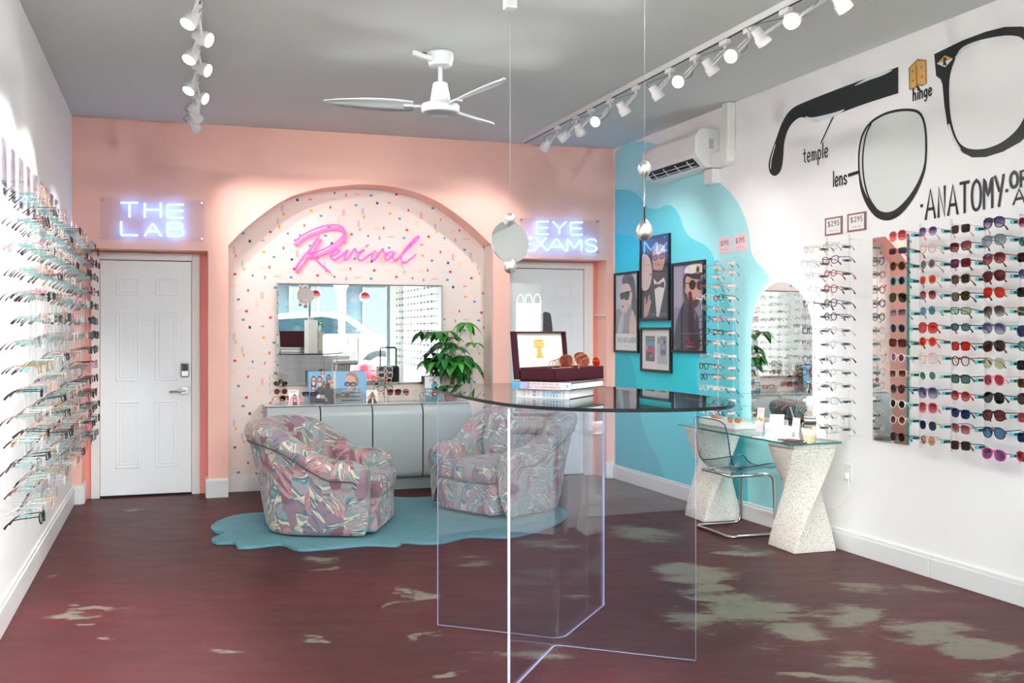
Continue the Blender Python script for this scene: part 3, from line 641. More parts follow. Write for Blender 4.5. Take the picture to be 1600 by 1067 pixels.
# lens
lens = smooth_poly(wp(mp([(790, 472), (850, 485), (880, 540), (890, 650), (880, 780), (830, 900), (760, 990), (700, 1025), (640, 1015), (590, 960), (555, 880), (540, 780), (542, 680), (560, 600), (600, 540), (660, 500), (720, 480)]), .0025), 4)
b = MB(); b.poly([p - R_N * .0008 for p in lens], 1); zs = [p.z for p in lens]; z0, z1 = min(zs), max(zs)
ribbon(b, lens, [.016 + .035 * max(0, 1 - (p.z - z0) / (z1 - z0) * 2.2) for p in lens], 0, True); ribbon(b, smooth_poly(wp(mp([(603, 545), (575, 610), (560, 720), (566, 830), (592, 930), (645, 1010)]), .003), 4, False), .014)
b.build('painted_lens', [ink, mat('lens_wash', '#dde1dc', .5, var=.03, scale=2)], t, True, recalc=False)
# half of the frame front
fo = [(932, 182), (1080, 110), (1200, 65), (1300, 40), (1390, 38), (1470, 70), (1520, 140), (1540, 260), (1520, 420), (1460, 560), (1380, 640), (1290, 690), (1200, 718), (1130, 720), (1080, 695), (1030, 630), (1000, 550), (985, 450), (975, 340), (965, 312), (942, 295)]
fi = [(1045, 200), (1075, 150), (1150, 115), (1250, 92), (1330, 85), (1390, 100), (1430, 160), (1445, 280), (1430, 420), (1380, 550), (1300, 630), (1220, 668), (1150, 678), (1090, 665), (1050, 620), (1020, 520), (1010, 400), (1015, 290)]
b = MB(); A = wp(mp(fo), .002); Bq = smooth_poly(wp(mp(fi), .002), 4)
tr_ = tessellate_polygon([A, Bq]); allp = A + Bq; b.add(allp, [tuple(x) for x in tr_], 0)
for seg in ([(1045, 200), (1072, 165), (1110, 140), (1170, 117)], [(1008, 550), (1030, 615), (1065, 678)]): ribbon(b, smooth_poly(wp(mp(seg), .003), 4, False), .014, 1)
b.poly(wp(mp([(945, 232), (988, 188), (1030, 205)]), .003), 2); b.poly(wp(mp([(945, 232), (1030, 205), (990, 250)]), .003), 1)
for seg in ([(982, 236), (984, 202), (992, 203), (993, 214), (984, 219), (993, 238)],): ribbon(b, wp(mp(seg), .004), .012, 0)
b.build('painted_frame', [ink, gl, mat('gold_wall_paint')], t, True, recalc=False)
GL = {'A': [[(0, 0), (.5, 1), (1, 0)], [(.18, .32), (.85, .32)]], 'N': [[(.1, 0), (.1, 1), (.9, 0), (.9, 1)]], 'T': [[(0, 1), (1, 1)], [(.5, 1), (.5, 0)]], 'O': [[(.5, 1), (.15, .85), (.02, .5), (.15, .12), (.5, 0), (.85, .12), (.98, .5), (.85, .85), (.5, 1)]],
      'M': [[(.02, 0), (.06, 1), (.5, .4), (.94, 1), (.98, 0)]], 'Y': [[(0, 1), (.5, .5)], [(1, 1), (.45, 0)]], 'F': [[(.9, 1), (.1, 1), (.1, 0)], [(.1, .5), (.7, .5)]],
      'h': [[(.1, 1), (.1, 0)], [(.1, .35), (.35, .58), (.7, .55), (.85, .35), (.85, 0)]], 'i': [[(.5, .55), (.5, 0)], [(.5, .78), (.5, .84)]], 'n': [[(.1, .6), (.1, 0)], [(.1, .4), (.4, .6), (.75, .55), (.85, .35), (.85, 0)]],
      'g': [[(.85, .6), (.85, -.15), (.6, -.35), (.2, -.3)], [(.85, .45), (.5, .6), (.15, .45), (.12, .2), (.4, .02), (.8, .15)]], 'e': [[(.1, .3), (.85, .35), (.75, .55), (.45, .62), (.15, .48), (.08, .25), (.25, .03), (.6, 0), (.85, .12)]],
      't': [[(.5, .9), (.5, .1), (.8, 0)], [(.1, .62), (.9, .62)]], 'm': [[(.05, .6), (.05, 0)], [(.05, .45), (.25, .6), (.45, .5), (.48, 0)], [(.48, .45), (.7, .6), (.9, .5), (.95, 0)]], 'p': [[(.1, .6), (.1, -.4)], [(.1, .45), (.5, .62), (.88, .45), (.85, .15), (.5, 0), (.1, .1)]],
      'l': [[(.5, 1), (.5, 0)]], 's': [[(.85, .52), (.5, .62), (.15, .5), (.2, .36), (.75, .24), (.85, .1), (.5, 0), (.1, .08)]], '.': [[(.4, .5), (.6, .5)]]}
def letters(name, txt, p0, p1, h0, h1, wd, widths=None):
    b = MB(); k = len(txt); W = widths or [1] * k; S = sum(W); x = 0
    for ch, w in zip(txt, W):
        for st in GL[ch]:
            q = []
            for (a, c) in st:
                f = (x + w * (.12 + .76 * a)) / S; px = p0[0] + (p1[0] - p0[0]) * f; py = p0[1] + (p1[1] - p0[1]) * f - (h0 + (h1 - h0) * f) * c
                q.append(on_right(*mp([(px, py)])[0], .003))
            if len(q) > 4: q = smooth_poly(q, 3, False)
            ribbon(b, q, wd)
        x += w
    return b.build(name, ink, t, True, recalc=False)
letters('painted_word', 'hinge', (818, 426), (922, 392), 62, 62, .011, [1, .5, 1, 1, 1]); letters('painted_word', 'temple', (246, 748), (382, 714), 74, 76, .011, [.9, 1, 1.3, 1, .5, 1]); letters('painted_word', 'lens', (402, 872), (480, 856), 78, 74, .012, [.5, 1, 1, 1])
letters('painted_word', 'ANATOMY', (880, 1042), (1300, 966), 150, 156, .018, [1.1, .9, 1.1, 1, 1.1, 1, 1]); letters('painted_word', 'OF', (1322, 878), (1425, 864), 78, 78, .019); letters('painted_word', 'A', (1336, 965), (1412, 950), 74, 72, .015)
b = MB()
for seg, w in (([(405, 508), (342, 645)], .011), ([(487, 812), (535, 797)], .022), ([(840, 345), (855, 368)], .016), ([(1386, 568), (1425, 600)], .02), ([(864, 972), (870, 971)], .018), ([(1307, 893), (1313, 892)], .018)): ribbon(b, wp(mp(seg), .003), w)
b.build('pointer_line', ink, t, True, recalc=False)

# ================================================================ framed posters on the teal wall
blk = mat('black_frame', '#0c0d10', .3, scale=15)
PC = {k: mat('print_' + k, v, .45, var=.04, scale=25) for k, v in dict(black='#15151c', navy='#1b2238', night='#202a4a', skin='#d3a594', skinl='#e6cabc', skind='#a9705f', skinb='#c9c3c6', white='#eeeae6', grey='#8d8d95', lgrey='#c8cad2', dgrey='#45454d', hairb='#3a2622', blond='#dcc9c8', mauve='#8a82a0', lilac='#a59cb4', brown='#5c2b28', red='#c8234a', lens='#18121c', tweed='#9b989c', paper='#f1eeea', sky='#7fb0d2', skyd='#4f93b8', pink='#f0a7bd', hot='#e0479a', cream='#ece2cc', teal='#3ba3b5', gold='#c4913c', text='#2a2a2c', green='#4e8b46').items()}
PN = list(PC); PM = [PC[k] for k in PN]
def pi_(k): return PN.index(k)
class Art(Sheet):
    def poly(s, pts, m, sm=0): Sheet.poly(s, pts, pi_(m) if isinstance(m, str) else m, sm)
    def text(s, t_, x0, y0, x1, y1, m): Sheet.text(s, t_, x0, y0, x1, y1, pi_(m))
    def line(s, p, w, m): Sheet.line(s, p, w, pi_(m))
def poster(name, label, tl, tr_, bl, br, art, bw=.022, matw=0):
    T = [on_right(x, y, .0) for x, y in (tl, tr_, bl, br)]; sa = ((T[0] + T[2]) / 2 - RA).dot(R_DIR); sb = ((T[1] + T[3]) / 2 - RA).dot(R_DIR); zt = (T[0].z + T[1].z) / 2; zb = (T[2].z + T[3].z) / 2
    th = thing(name, label, 'framed picture', RP((sa + sb) / 2, 0, zb), group=None)
    b = MB()
    for a, c, e, f in ((sa, sb, zt - bw, zt), (sa, sb, zb, zb + bw), (sa, sa + bw, zb + bw, zt - bw), (sb - bw, sb, zb + bw, zt - bw)): b.prism([RP(a, .002, e), RP(c, .002, e), RP(c, .028, e), RP(a, .028, e)], (0, 0, f - e))
    b.build('frame', blk, th, True)
    b = MB(); b.prism([RP(sa + bw * .5, .004, zb + bw * .5), RP(sb - bw * .5, .004, zb + bw * .5), RP(sb - bw * .5, .012, zb + bw * .5), RP(sa + bw * .5, .012, zb + bw * .5)], (0, 0, zt - zb - bw), pi_('paper'))
    S = Art(b, RP(sa + bw, .0125, zb + bw), R_DIR * (sb - sa - 2 * bw), (0, 0, zt - zb - 2 * bw), R_N); art(S); b.build('print', PM, th, True, recalc=False)
    b = MB(); b.prism([RP(sa + bw, .021, zb + bw), RP(sb - bw, .021, zb + bw), RP(sb - bw, .023, zb + bw), RP(sa + bw, .023, zb + bw)], (0, 0, zt - zb - 2 * bw)); b.build('glazing', glass('picture_glass', '#ffffff', .04), th, True)
def art1(S):   # woman in dark glasses, white band below
    S.rect(0, .22, 1, 1, 'lgrey'); S.poly([(.0, .22), (0, .5), (.12, .56), (.3, .50), (.5, .52), (.8, .62), (1, .5), (1, .22)], 'tweed', 3)
    S.poly([(.28, .93), (.45, 1.0), (.72, .99), (.86, .9), (.92, .7), (.95, .5), (.8, .45), (.7, .62), (.6, .8), (.4, .85)], 'dgrey', 3)
    S.poly([(.32, .86), (.28, .76), (.27, .70), (.23, .64), (.29, .61), (.28, .55), (.36, .50), (.50, .50), (.60, .58), (.72, .62), (.70, .80), (.55, .88)], 'skinl', 3)
    S.ell(.72, .72, .04, .05, 'skinl'); S.poly([(.2, .745), (.34, .77), (.40, .74), (.36, .68), (.24, .68)], 'lens', 3); S.poly([(.38, .76), (.60, .78), (.64, .74), (.58, .67), (.42, .67)], 'lens', 3); S.line([(.6, .76), (.78, .78)], .006, 'lens')
    S.ell(.33, .58, .05, .015, 'red'); S.poly([(.62, .30), (.66, .42), (.74, .52), (.82, .50), (.9, .4), (1, .34), (1, .22), (.68, .22)], 'skinl', 3); S.line([(.74, .5), (.70, .36)], .004, 'skind'); S.line([(.82, .48), (.78, .34)], .004, 'skind')
    S.poly([(.1, .22), (.2, .42), (.38, .5), (.3, .22)], 'lgrey', 3); S.rect(0, 0, 1, .22, 'paper'); S.text('YVES', .07, .10, .30, .17, 'dgrey'); S.text('SAINT', .35, .10, .56, .17, 'dgrey'); S.text('LAURENT', .60, .10, .94, .17, 'dgrey'); S.text('PARIS', .42, .045, .6, .06, 'grey')
def art2(S):   # couple in evening dress
    S.rect(0, 0, 1, 1, 'black'); S.rect(0, .80, 1, 1, 'night'); S.poly([(0, .78), (0, .40), (.2, .36), (.34, .44), (.40, .6), (.3, .76), (.12, .82)], 'blond', 3); S.poly([(.06, .70), (.10, .54), (.26, .46), (.38, .52), (.34, .66), (.22, .74)], 'skinl', 3)
    S.ell(.34, .555, .04, .014, 'red'); S.poly([(.42, .84), (.55, .93), (.78, .94), (.88, .86), (.86, .70), (.80, .60), (.68, .52), (.52, .54), (.42, .66)], 'skin', 3); S.poly([(.40, .84), (.44, .94), (.62, .98), (.84, .94), (.90, .84), (.86, .88), (.66, .92), (.48, .88)], 'black', 3)
    S.poly([(.46, .62), (.5, .52), (.66, .46), (.8, .54), (.84, .64), (.74, .59), (.62, .60), (.54, .60)], 'hairb', 3); S.ell(.64, .60, .07, .012, 'skind'); S.poly([(.42, .78), (.60, .785), (.6, .73), (.46, .72)], 'lens', 2); S.poly([(.66, .785), (.86, .80), (.84, .735), (.68, .73)], 'lens', 2); S.poly([(.45, .77), (.58, .775), (.57, .738), (.48, .735)], 'skind', 2); S.poly([(.68, .775), (.83, .785), (.82, .745), (.69, .74)], 'skind', 2); S.line([(.64, .73), (.62, .66), (.68, .655)], .006, 'skind')
    S.poly([(.46, .5), (.6, .44), (.84, .5), (.9, .42), (.66, .02), (.58, .02)], 'white', 0); S.poly([(.50, .43), (.50, .36), (.66, .39), (.84, .37), (.84, .45), (.66, .42)], 'brown', 2)
    S.poly([(.10, .02), (.10, .14), (.12, .26), (.16, .26), (.18, .16), (.24, .24), (.30, .30), (.33, .28), (.28, .2), (.34, .24), (.37, .22), (.33, .14), (.24, .04)], 'skin', 2); S.text('TOM FORD', .3, .035, .96, .06, 'mauve')
    S.line([(.12, .93), (.3, .8)], .004, 'skyd')
def art3(S):   # man in a captain's cap
    S.rect(0, 0, 1, 1, 'mauve'); S.rect(.0, .5, .3, 1, 'lilac'); S.poly([(.05, 0), (.08, .3), (.2, .46), (.4, .58), (.62, .5), (.8, .4), (.86, .2), (.84, 0)], 'navy', 3)
    S.poly([(.32, .84), (.36, .60), (.5, .52), (.6, .6), (.5, .86)], 'hairb', 3); S.poly([(.44, .86), (.42, .72), (.48, .62), (.54, .56), (.7, .50), (.86, .60), (.9, .76), (.84, .84)], 'skin', 3); S.poly([(.50, .66), (.54, .54), (.68, .485), (.84, .53), (.90, .64), (.8, .60), (.66, .58), (.6, .68)], 'hairb', 3); S.ell(.74, .60, .08, .012, 'skind'); S.line([(.76, .60), (.98, .575)], .012, 'white')
    S.ell(.64, .755, .11, .058, 'lens'); S.ell(.88, .745, .10, .055, 'lens'); S.line([(.4, .78), (.9, .77)], .008, 'lens'); S.ell(.43, .70, .035, .04, 'skin')
    S.poly([(.38, .90), (.44, .97), (.7, 1.0), (.98, .97), (1, .88), (.84, .90), (.6, .885)], 'white', 3); S.poly([(.42, .90), (.6, .885), (.98, .89), (.98, .85), (.7, .84), (.44, .865)], 'black', 2); S.poly([(.6, .85), (.98, .85), (.99, .80), (.8, .815), (.62, .83)], 'black', 2); S.ell(.82, .925, .07, .05, 'gold'); S.ell(.82, .925, .04, .03, 'black')
    S.line([(.72, .44), (.74, .36)], .006, 'lgrey'); S.text('SUNGLASSES', .28, .19, .62, .2, 'lgrey'); S.text('BY DESIGN', .64, .19, .86, .2, 'lgrey'); S.text('Ray', .40, .12, .55, .16, 'red'); S.text('Ban', .52, .075, .68, .115, 'red'); S.line([(.44, .072), (.66, .08)], .006, 'red'); S.text('EYEWEAR', .44, .035, .66, .05, 'white'); S.ell(.72, .043, .03, .012, 'red')
def art4(S):   # two clippings in a wide white mount
    S.rect(0, 0, 1, 1, 'paper'); S.rect(.12, .2, .46, .84, 'skyd'); S.rect(.12, .72, .46, .84, 'dgrey'); S.text('SHOPS', .14, .745, .44, .80, 'white'); S.poly([(.14, .42), (.2, .56), (.34, .6), (.44, .5), (.44, .36)], 'red', 2); S.poly([(.14, .2), (.14, .4), (.3, .46), (.44, .38), (.44, .2)], 'brown', 0); S.rect(.16, .22, .3, .34, 'dgrey'); S.text('25', .3, .3, .4, .38, 'cream'); S.rect(.12, .5, .2, .58, 'lgrey')
    S.rect(.54, .14, .9, .84, 'lgrey'); S.rect(.66, .36, .86, .84, 'mauve'); S.ell(.72, .7, .03, .05, 'skin'); S.ell(.8, .7, .03, .05, 'hairb'); S.ell(.76, .58, .06, .05, 'sky'); S.rect(.68, .4, .84, .48, 'dgrey'); S.rect(.57, .66, .64, .8, 'green')
    for i in range(9): S.line([(.57, .33 - i * .02), (.86, .33 - i * .02)], .001, 'grey')
poster('framed_poster', 'tall framed poster of a woman in dark glasses beside the salmon wall', (960.6, 428), (999.8, 422.5), (964.7, 551), (1001, 551), art1)
poster('framed_poster', 'tall framed poster of a bearded man in a bow tie and a blonde woman', (1002, 373), (1048, 363.7), (1004, 502.3), (1049.8, 500), art2)
poster('framed_poster', 'framed poster of a man in a white captain cap and sunglasses', (1052, 412.8), (1104, 404.6), (1054, 551.4), (1104, 550.8), art3)
poster('framed_clippings', 'small black frame with two magazine clippings on a white mount', (1002.9, 512.6), (1051, 510.5), (1005, 580), (1052, 582.5), art4)
def price(label, pts, txt, border, paper_, grp):
    T = [on_right(x, y, 0) for x, y in pts]; sa = (T[0] - RA).dot(R_DIR); sb = (T[1] - RA).dot(R_DIR); zb = T[0].z; zt = T[1].z
    q = RP(sa, 0, zb); b = MB(); o = thing('price_card', label, 'price card', RP((sa + sb) / 2, 0, zb), group=grp)
    b.prism([RP(sa, .002, zb), RP(sb, .002, zb), RP(sb, .006, zb), RP(sa, .006, zb)], (0, 0, zt - zb), pi_(border))
    S = Art(b, RP(sa, .0065, zb), R_DIR * (sb - sa), (0, 0, zt - zb), R_N); S.rect(.09, .09, .91, .91, paper_)
    S.text(txt, .18, .45, .84, .8, 'text'); S.text('FRAME ONLY', .24, .2, .78, .27, 'grey'); b.build('card', PM, o, True, recalc=False)
PC['cardpink'] = mat('print_cardpink', '#f0cfd0', .6); PC['marble'] = mat('print_marble', '#8d6465', .5, var=.35, scale=30); PN = list(PC); PM = [PC[k] for k in PN]
price('pale pink price card reading $395, nearer the captain poster', [(1124, 397), (1142.5, 369)], '$395', 'cardpink', 'cardpink', 'price cards'); price('pale pink price card reading $395, nearer the white wall', [(1147, 394), (1168, 364)], '$395', 'cardpink', 'cardpink', 'price cards')
price('brown-bordered price card reading $295, nearer the arched mirror', [(1290, 369), (1317, 337)], '$295', 'marble', 'paper', 'price cards'); price('brown-bordered price card reading $295, under the painted lens', [(1325, 363), (1354, 330)], '$295', 'marble', 'paper', 'price cards')

# ================================================================ arched mirror with a lit edge, on the right wall
mir = mat('mirror_silver', '#eef1f0', .0, 1.0)
for n_ in mir.node_tree.nodes:
    if n_.type == 'MAP_RANGE': mir.node_tree.links.remove(mir.node_tree.nodes['Principled BSDF'].inputs['Roughness'].links[0]); break
mir.node_tree.nodes['Principled BSDF'].inputs['Roughness'].default_value = .0
sa = (on_right(1180, 560) - RA).dot(R_DIR); sb = (on_right(1276, 560) - RA).dot(R_DIR); r = (sb - sa) / 2; ztop = on_right(1232, 440).z; zc = ztop - r; zb = .76
t = thing('arched_mirror', 'arched wall mirror with glowing white edge between the two eyeglass racks', 'mirror', RP((sa + sb) / 2, 0, zb))
def archpts(g, off): return [RP(sa - g, off, zb), RP(sb + g, off, zb)] + [RP((sa + sb) / 2 + (r + g) * math.cos(k * PI / 24), off, zc + (r + g) * math.sin(k * PI / 24)) for k in range(25)]
b = MB(); b.prism(archpts(0, .03), R_N * .006); b.build('mirror_glass', mir, t, True)
b = MB(); P1 = archpts(-.03, .004); P2 = archpts(-.03, .028); k = len(P1); b.add(P1 + P2, [(i, (i + 1) % k, k + (i + 1) % k, k + i) for i in range(k)]); b.build('light_strip', glow('led_white', '#f4fbff', 30.0), t, True, recalc=False)

# ================================================================ big mirror standing on the console
T = [on_v(433, 442, MIRV), on_v(691.5, 446, MIRV)]; zt = (T[0].z + T[1].z) / 2; zb = on_v(434, 602, MIRV).z; xa, xb = T[0].x, T[1].x
t = thing('wall_mirror', 'wide frameless mirror with slanted edges on the confetti wallpaper above the console', 'mirror', ((xa + xb) / 2, MIRV, zb))
b = MB(); b.mm((xa + .012, MIRV, zb + .012), (xb - .012, MIRV + .006, zt - .012)); b.build('mirror_glass', mir, t, True)
b = MB(); o_ = [(xa, zb), (xb, zb), (xb, zt), (xa, zt)]; i_ = [(xa + .012, zb + .012), (xb - .012, zb + .012), (xb - .012, zt - .012), (xa + .012, zt - .012)]
b.add([(x, MIRV + .006, z) for x, z in o_] + [(x, MIRV, z) for x, z in i_] + [(x, MIRV + .04, z) for x, z in o_], [f for i in range(4) for f in ((i, (i + 1) % 4, 4 + (i + 1) % 4, 4 + i), (8 + i, 8 + (i + 1) % 4, (i + 1) % 4, i))]); b.build('bevelled_edge', mir, t, True)
for x in (xa + .06, xb - .2, xa + .9): b = MB(); b.mm((x - .012, MIRV - .008, zb - .01), (x + .012, MIRV + .045, zb + .012)); b.build('mirror_clip', blk, t, True)

# ================================================================ console
lam = mat('grey_laminate', '#a9b0b0', .3, var=.02, scale=2, stretch=(1, 1, .2)); lamt = mat('pale_laminate', '#cfd0cc', .32)
VC = 9.04; u0 = on_v(417, 700, VC).x; u1 = on_v(737, 700, VC).x; ZT = .765
t = thing('console_cabinet', 'long grey laminate console with four rounded doors under the mirror', 'cabinet', ((u0 + u1) / 2, VC, 0))
b = MB(); b.mm((u0 + .02, VC + .06, 0), (u1 - .02, 9.40, .11)); b.build('plinth', mat('plinth_grey', '#8f9a9b', .4), t, True)
b = MB(); pr = [(9.40, .11), (9.40, ZT)]; pr = [(9.405, .105), (VC + .05, .105)] + [(VC + .06 - .06 * math.sin(a), .165 - .06 * math.cos(a)) for a in [rad(x) for x in range(10, 91, 20)]] + [(VC + .09 - .09 * math.cos(a), ZT - .09 + .09 * math.sin(a)) for a in [rad(x) for x in range(0, 91, 15)]] + [(9.405, ZT)]
b.prism([(u0, v, z) for v, z in pr], (u1 - u0, 0, 0)); body = b.build('body', lam, t, True)
gw = (u1 - u0) / 4
for i in range(4):
    b = MB(); g = .006; pd = pr[2:-1]; A = [(v, z) for v, z in pd]
    cen = (9.2, .45)
    outp = [Vector((0, v - .010 * (1 if v < 9.2 else 0) if z < ZT - .001 else v, z + (.006 if z > ZT - .08 else 0))) for v, z in A]
    rows = []
    for (uu) in (u0 + gw * i + g, u0 + gw * (i + 1) - g): rows.append([Vector((uu, p.y, p.z)) for p in outp])
    inn = [[Vector((r_[0].x, v + .002, z - .002)) for v, z in A] for r_ in rows]
    b.grid(rows); b.grid(inn)
    for s_ in (0, 1): b.grid([rows[s_], inn[s_]])
    b.add([rows[0][0], rows[1][0], inn[1][0], inn[0][0]], [(0, 1, 2, 3)]); b.add([rows[0][-1], rows[1][-1], inn[1][-1], inn[0][-1]], [(0, 1, 2, 3)])
    b.build('cabinet_door', lam, t, True)
for i in range(1, 4):
    b = MB(); x = u0 + gw * i; A = [(v, z) for v, z in pr[2:-1]]; b.grid([[(x - .005, v - .001, z) for v, z in A], [(x + .005, v - .001, z) for v, z in A]]); b.grid([[(x - .005, v + .004, z) for v, z in A], [(x + .005, v + .004, z) for v, z in A]]); b.build('door_gap', mat('dark_gap'), t, True)
b = MB(); b.mm((u0 - .012, VC + .04, ZT + .0062), (u1 + .0, 9.405, ZT + .013)); b.build('top_panel', mat('pale_top_laminate', '#d8d6d1', .22, scale=3), t, True, bevel=.003)
ZC = ZT + .0135

# ================================================================ rug
pts = [(373, 804), (345, 812), (330, 822), (334, 829), (352, 832), (338, 838), (330, 843), (340, 847), (366, 847), (372, 854), (400, 853), (440, 849), (466, 857.5), (515, 855), (570, 850), (619, 851), (631, 845.5), (660, 847.5), (692, 846), (718, 839.5), (741, 836.5), (790, 838), (825, 832), (862, 820), (885, 806), (880, 795), (850, 786), (800, 780), (740, 776), (700, 774), (661, 777), (630, 777.5), (600, 775), (560, 778), (510, 786), (460, 795), (419, 800)]
q = smooth_poly([on_z(x, y, .018) for x, y in pts], 5)
rugm = mat('teal_wool', '#5f8f98', .95, var=.16, bump=.5, scale=9)
b = MB(); b.prism([Vector((p.x, p.y, 0.001)) for p in q], (0, 0, .020)); o = b.build('rug', rugm, world=True, bevel=.008, seg=2); tag(o, 'teal wool rug with a wavy cut outline under the two armchairs', 'rug')

# ================================================================ armchairs
def fabric():
    m = bpy.data.materials.new('brushstroke_fabric'); m.use_nodes = True; nt = m.node_tree; N = nt.nodes; L = nt.links; b = N['Principled BSDF']; b.inputs['Roughness'].default_value = .85
    b.inputs['Sheen Weight'].default_value = .2
    tc = N.new('ShaderNodeTexCoord'); nz = N.new('ShaderNodeTexNoise'); nz.inputs['Scale'].default_value = 3.5; nz.inputs['Detail'].default_value = 2; L.new(tc.outputs['Object'], nz.inputs['Vector'])
    ad = N.new('ShaderNodeVectorMath'); ad.operation = 'MULTIPLY_ADD'; ad.inputs[1].default_value = (.09, .09, .09); L.new(nz.outputs['Color'], ad.inputs[0]); L.new(tc.outputs['Object'], ad.inputs[2])
    vo = N.new('ShaderNodeTexVoronoi'); vo.inputs['Scale'].default_value = 8.5; vo.inputs['Randomness'].default_value = 1
    st = N.new('ShaderNodeMapping'); st.inputs['Scale'].default_value = (1.3, 1.3, .62); st.inputs['Rotation'].default_value = (.5, .3, 0); L.new(ad.outputs[0], st.inputs[0]); L.new(st.outputs[0], vo.inputs['Vector'])
    # each patch gets its own stroke direction
    cs = N.new('ShaderNodeSeparateColor'); L.new(vo.outputs['Color'], cs.inputs[0])
    an = N.new('ShaderNodeMath'); an.operation = 'MULTIPLY'; an.inputs[1].default_value = 6.28; L.new(cs.outputs[0], an.inputs[0])
    vr = N.new('ShaderNodeVectorRotate'); vr.rotation_type = 'AXIS_ANGLE'; vr.inputs['Axis'].default_value = (.7, .6, .3); L.new(ad.outputs[0], vr.inputs['Vector']); L.new(an.outputs[0], vr.inputs['Angle'])
    m2 = N.new('ShaderNodeMapping'); m2.inputs['Scale'].default_value = (3.5, 30, 3.5); L.new(vr.outputs[0], m2.inputs[0])
    s2 = N.new('ShaderNodeTexNoise'); s2.inputs['Scale'].default_value = 1.0; s2.inputs['Detail'].default_value = 3; L.new(m2.outputs[0], s2.inputs['Vector'])
    sm = N.new('ShaderNodeMath'); sm.operation = 'MULTIPLY_ADD'; sm.inputs[1].default_value = 1.5; sm.inputs[2].default_value = -.75; L.new(s2.outputs['Fac'], sm.inputs[0])
    su = N.new('ShaderNodeMath'); su.operation = 'ADD'; L.new(sm.outputs[0], su.inputs[0]); L.new(cs.outputs[1], su.inputs[1])
    cr = N.new('ShaderNodeValToRGB'); L.new(su.outputs[0], cr.inputs[0]); cr.color_ramp.interpolation = 'EASE'
    cols = [(0, '#7d5c66'), (.1, '#a97c84'), (.2, '#bd938f'), (.3, '#93707a'), (.37, '#e0d5bd'), (.43, '#587885'), (.52, '#86a3a3'), (.60, '#b88a88'), (.67, '#7d8d97'), (.75, '#82937d'), (.82, '#d8c4b2'), (.90, '#4c6f7e'), (1, '#8f7580')]
    E = cr.color_ramp.elements; E[0].position = 0; E[0].color = hexc(cols[0][1]); E[1].position = 1; E[1].color = hexc(cols[-1][1])
    for p, c in cols[1:-1]: e = E.new(p); e.color = hexc(c)
    L.new(cr.outputs[0], b.inputs['Base Color'])
    wv = N.new('ShaderNodeTexNoise'); wv.inputs['Scale'].default_value = 180; L.new(tc.outputs['Object'], wv.inputs['Vector']); bp = N.new('ShaderNodeBump'); bp.inputs['Strength'].default_value = .25; bp.inputs['Distance'].default_value = .003; L.new(wv.outputs['Fac'], bp.inputs['Height']); L.new(bp.outputs[0], b.inputs['Normal'])
    return m
fab = fabric(); weltm = mat('seam_welt', '#5a4a50', .9)
def sstep(a, b_, x): x = max(0, min(1, (x - a) / (b_ - a))); return x * x * (3 - 2 * x)
def armchair(loc, rz, label):
    t = thing('armchair', label, 'armchair', loc, rz, 'patterned barrel armchairs')
    # centre line of the arm and back wall, front left -> back -> front right
    W, D = .365, .34; base_p = []
    for k in range(9): base_p.append((W, -.34 + k * .05))
    for k in range(1, 16): a = PI * k / 16; base_p.append((W * abs(math.cos(a)) ** .7 * (1 if math.cos(a) > 0 else -1), .06 + D * math.sin(a) ** .8))
    for k in range(9): base_p.append((-W, .06 - k * .05))
    rows = []; n = len(base_p); welt = []
    for i, (x, y) in enumerate(base_p):
        a = base_p[max(0, i - 1)]; c = base_p[min(n - 1, i + 1)]; d = Vector((c[0] - a[0], c[1] - a[1], 0)).normalized(); o = Vector((d.y, -d.x, 0))
        back = sstep(-.12, .34, y); h = .55 + .25 * back; lean = .11 * back; fr = 1 - sstep(-.34, -.22, y)
        C = Vector((x, y, 0)); h -= .035 * fr
        prf = [(.035, .035), (.06, .05), (.078, .16), (.088, .30), (.10, h - .20), (.112, h - .135), (.125, h - .115), (.130, h - .07), (.10, h - .015), (.045, h), (-.02, h - .005), (-.075, h - .04), (-.095, h - .10), (-.085, h - .18), (-.07, .36), (-.06, .24)]
        row = []
        for (q, z) in prf:
            f = z / h; row.append(C + o * (q * (1 - .10 * fr) + lean * f * f) - Vector((0, 0, 0)) + Vector((0, .03 * fr * (q > -1), z)))
        rows.append(row); welt.append(row[5] + o * .002 - Vector((0, 0, .0)))
    b = MB(); b.grid(rows)
    for row, s in ((rows[0], -1), (rows[-1], -1)):
        cpt = [p + Vector((0, -.025, 0)) + (sum(row, Vector()) / len(row) - p) * .18 for p in row]; cpt = [Vector((p.x, min(p.y, row[0].y - .028), p.z)) for p in cpt]
        b.grid([row, cpt]); b.poly(cpt)
        for f in range(len(b.s) - len(row), len(b.s)): pass
    sh = b.build('arms_and_back', fab, t, weld=True, sub=1)
    b = MB(); b.tube(welt[1:-1], .006, 6); b.build('welt', weltm, sh)
    b = MB(); b.mm((-.31, -.375, .04), (.31, .30, .275)); b.build('seat_base', fab, t, bevel=.03, seg=3)
    b = MB(); b.mm((-.29, -.40, .275), (.29, .26, .425)); b.build('seat_cushion', fab, t, bevel=.05, seg=4)
    b = MB(); rws = []
    for k in range(5):
        z = .40 + .3 * k / 4; w = .27 - .03 * k / 4; rws.append([Vector((w * math.cos(a), .14 + .2 * math.sin(a) - (.05 * math.sin(PI * k / 4)), z)) for a in [PI * j / 12 for j in range(13)]])
    b.grid(rws); b.build('back_cushion', fab, t)
    b = MB(); b.lathe([(.26, .0225), (.27, .03), (.27, .042), (.1, .044)], (0, 0, 0), 28); b.build('swivel_base', mat('dark_gap'), t)
    return t
armchair((1.13, 7.40, .0), rad(67), 'pastel brushstroke-patterned barrel armchair seen from behind, its back by the lab door side')
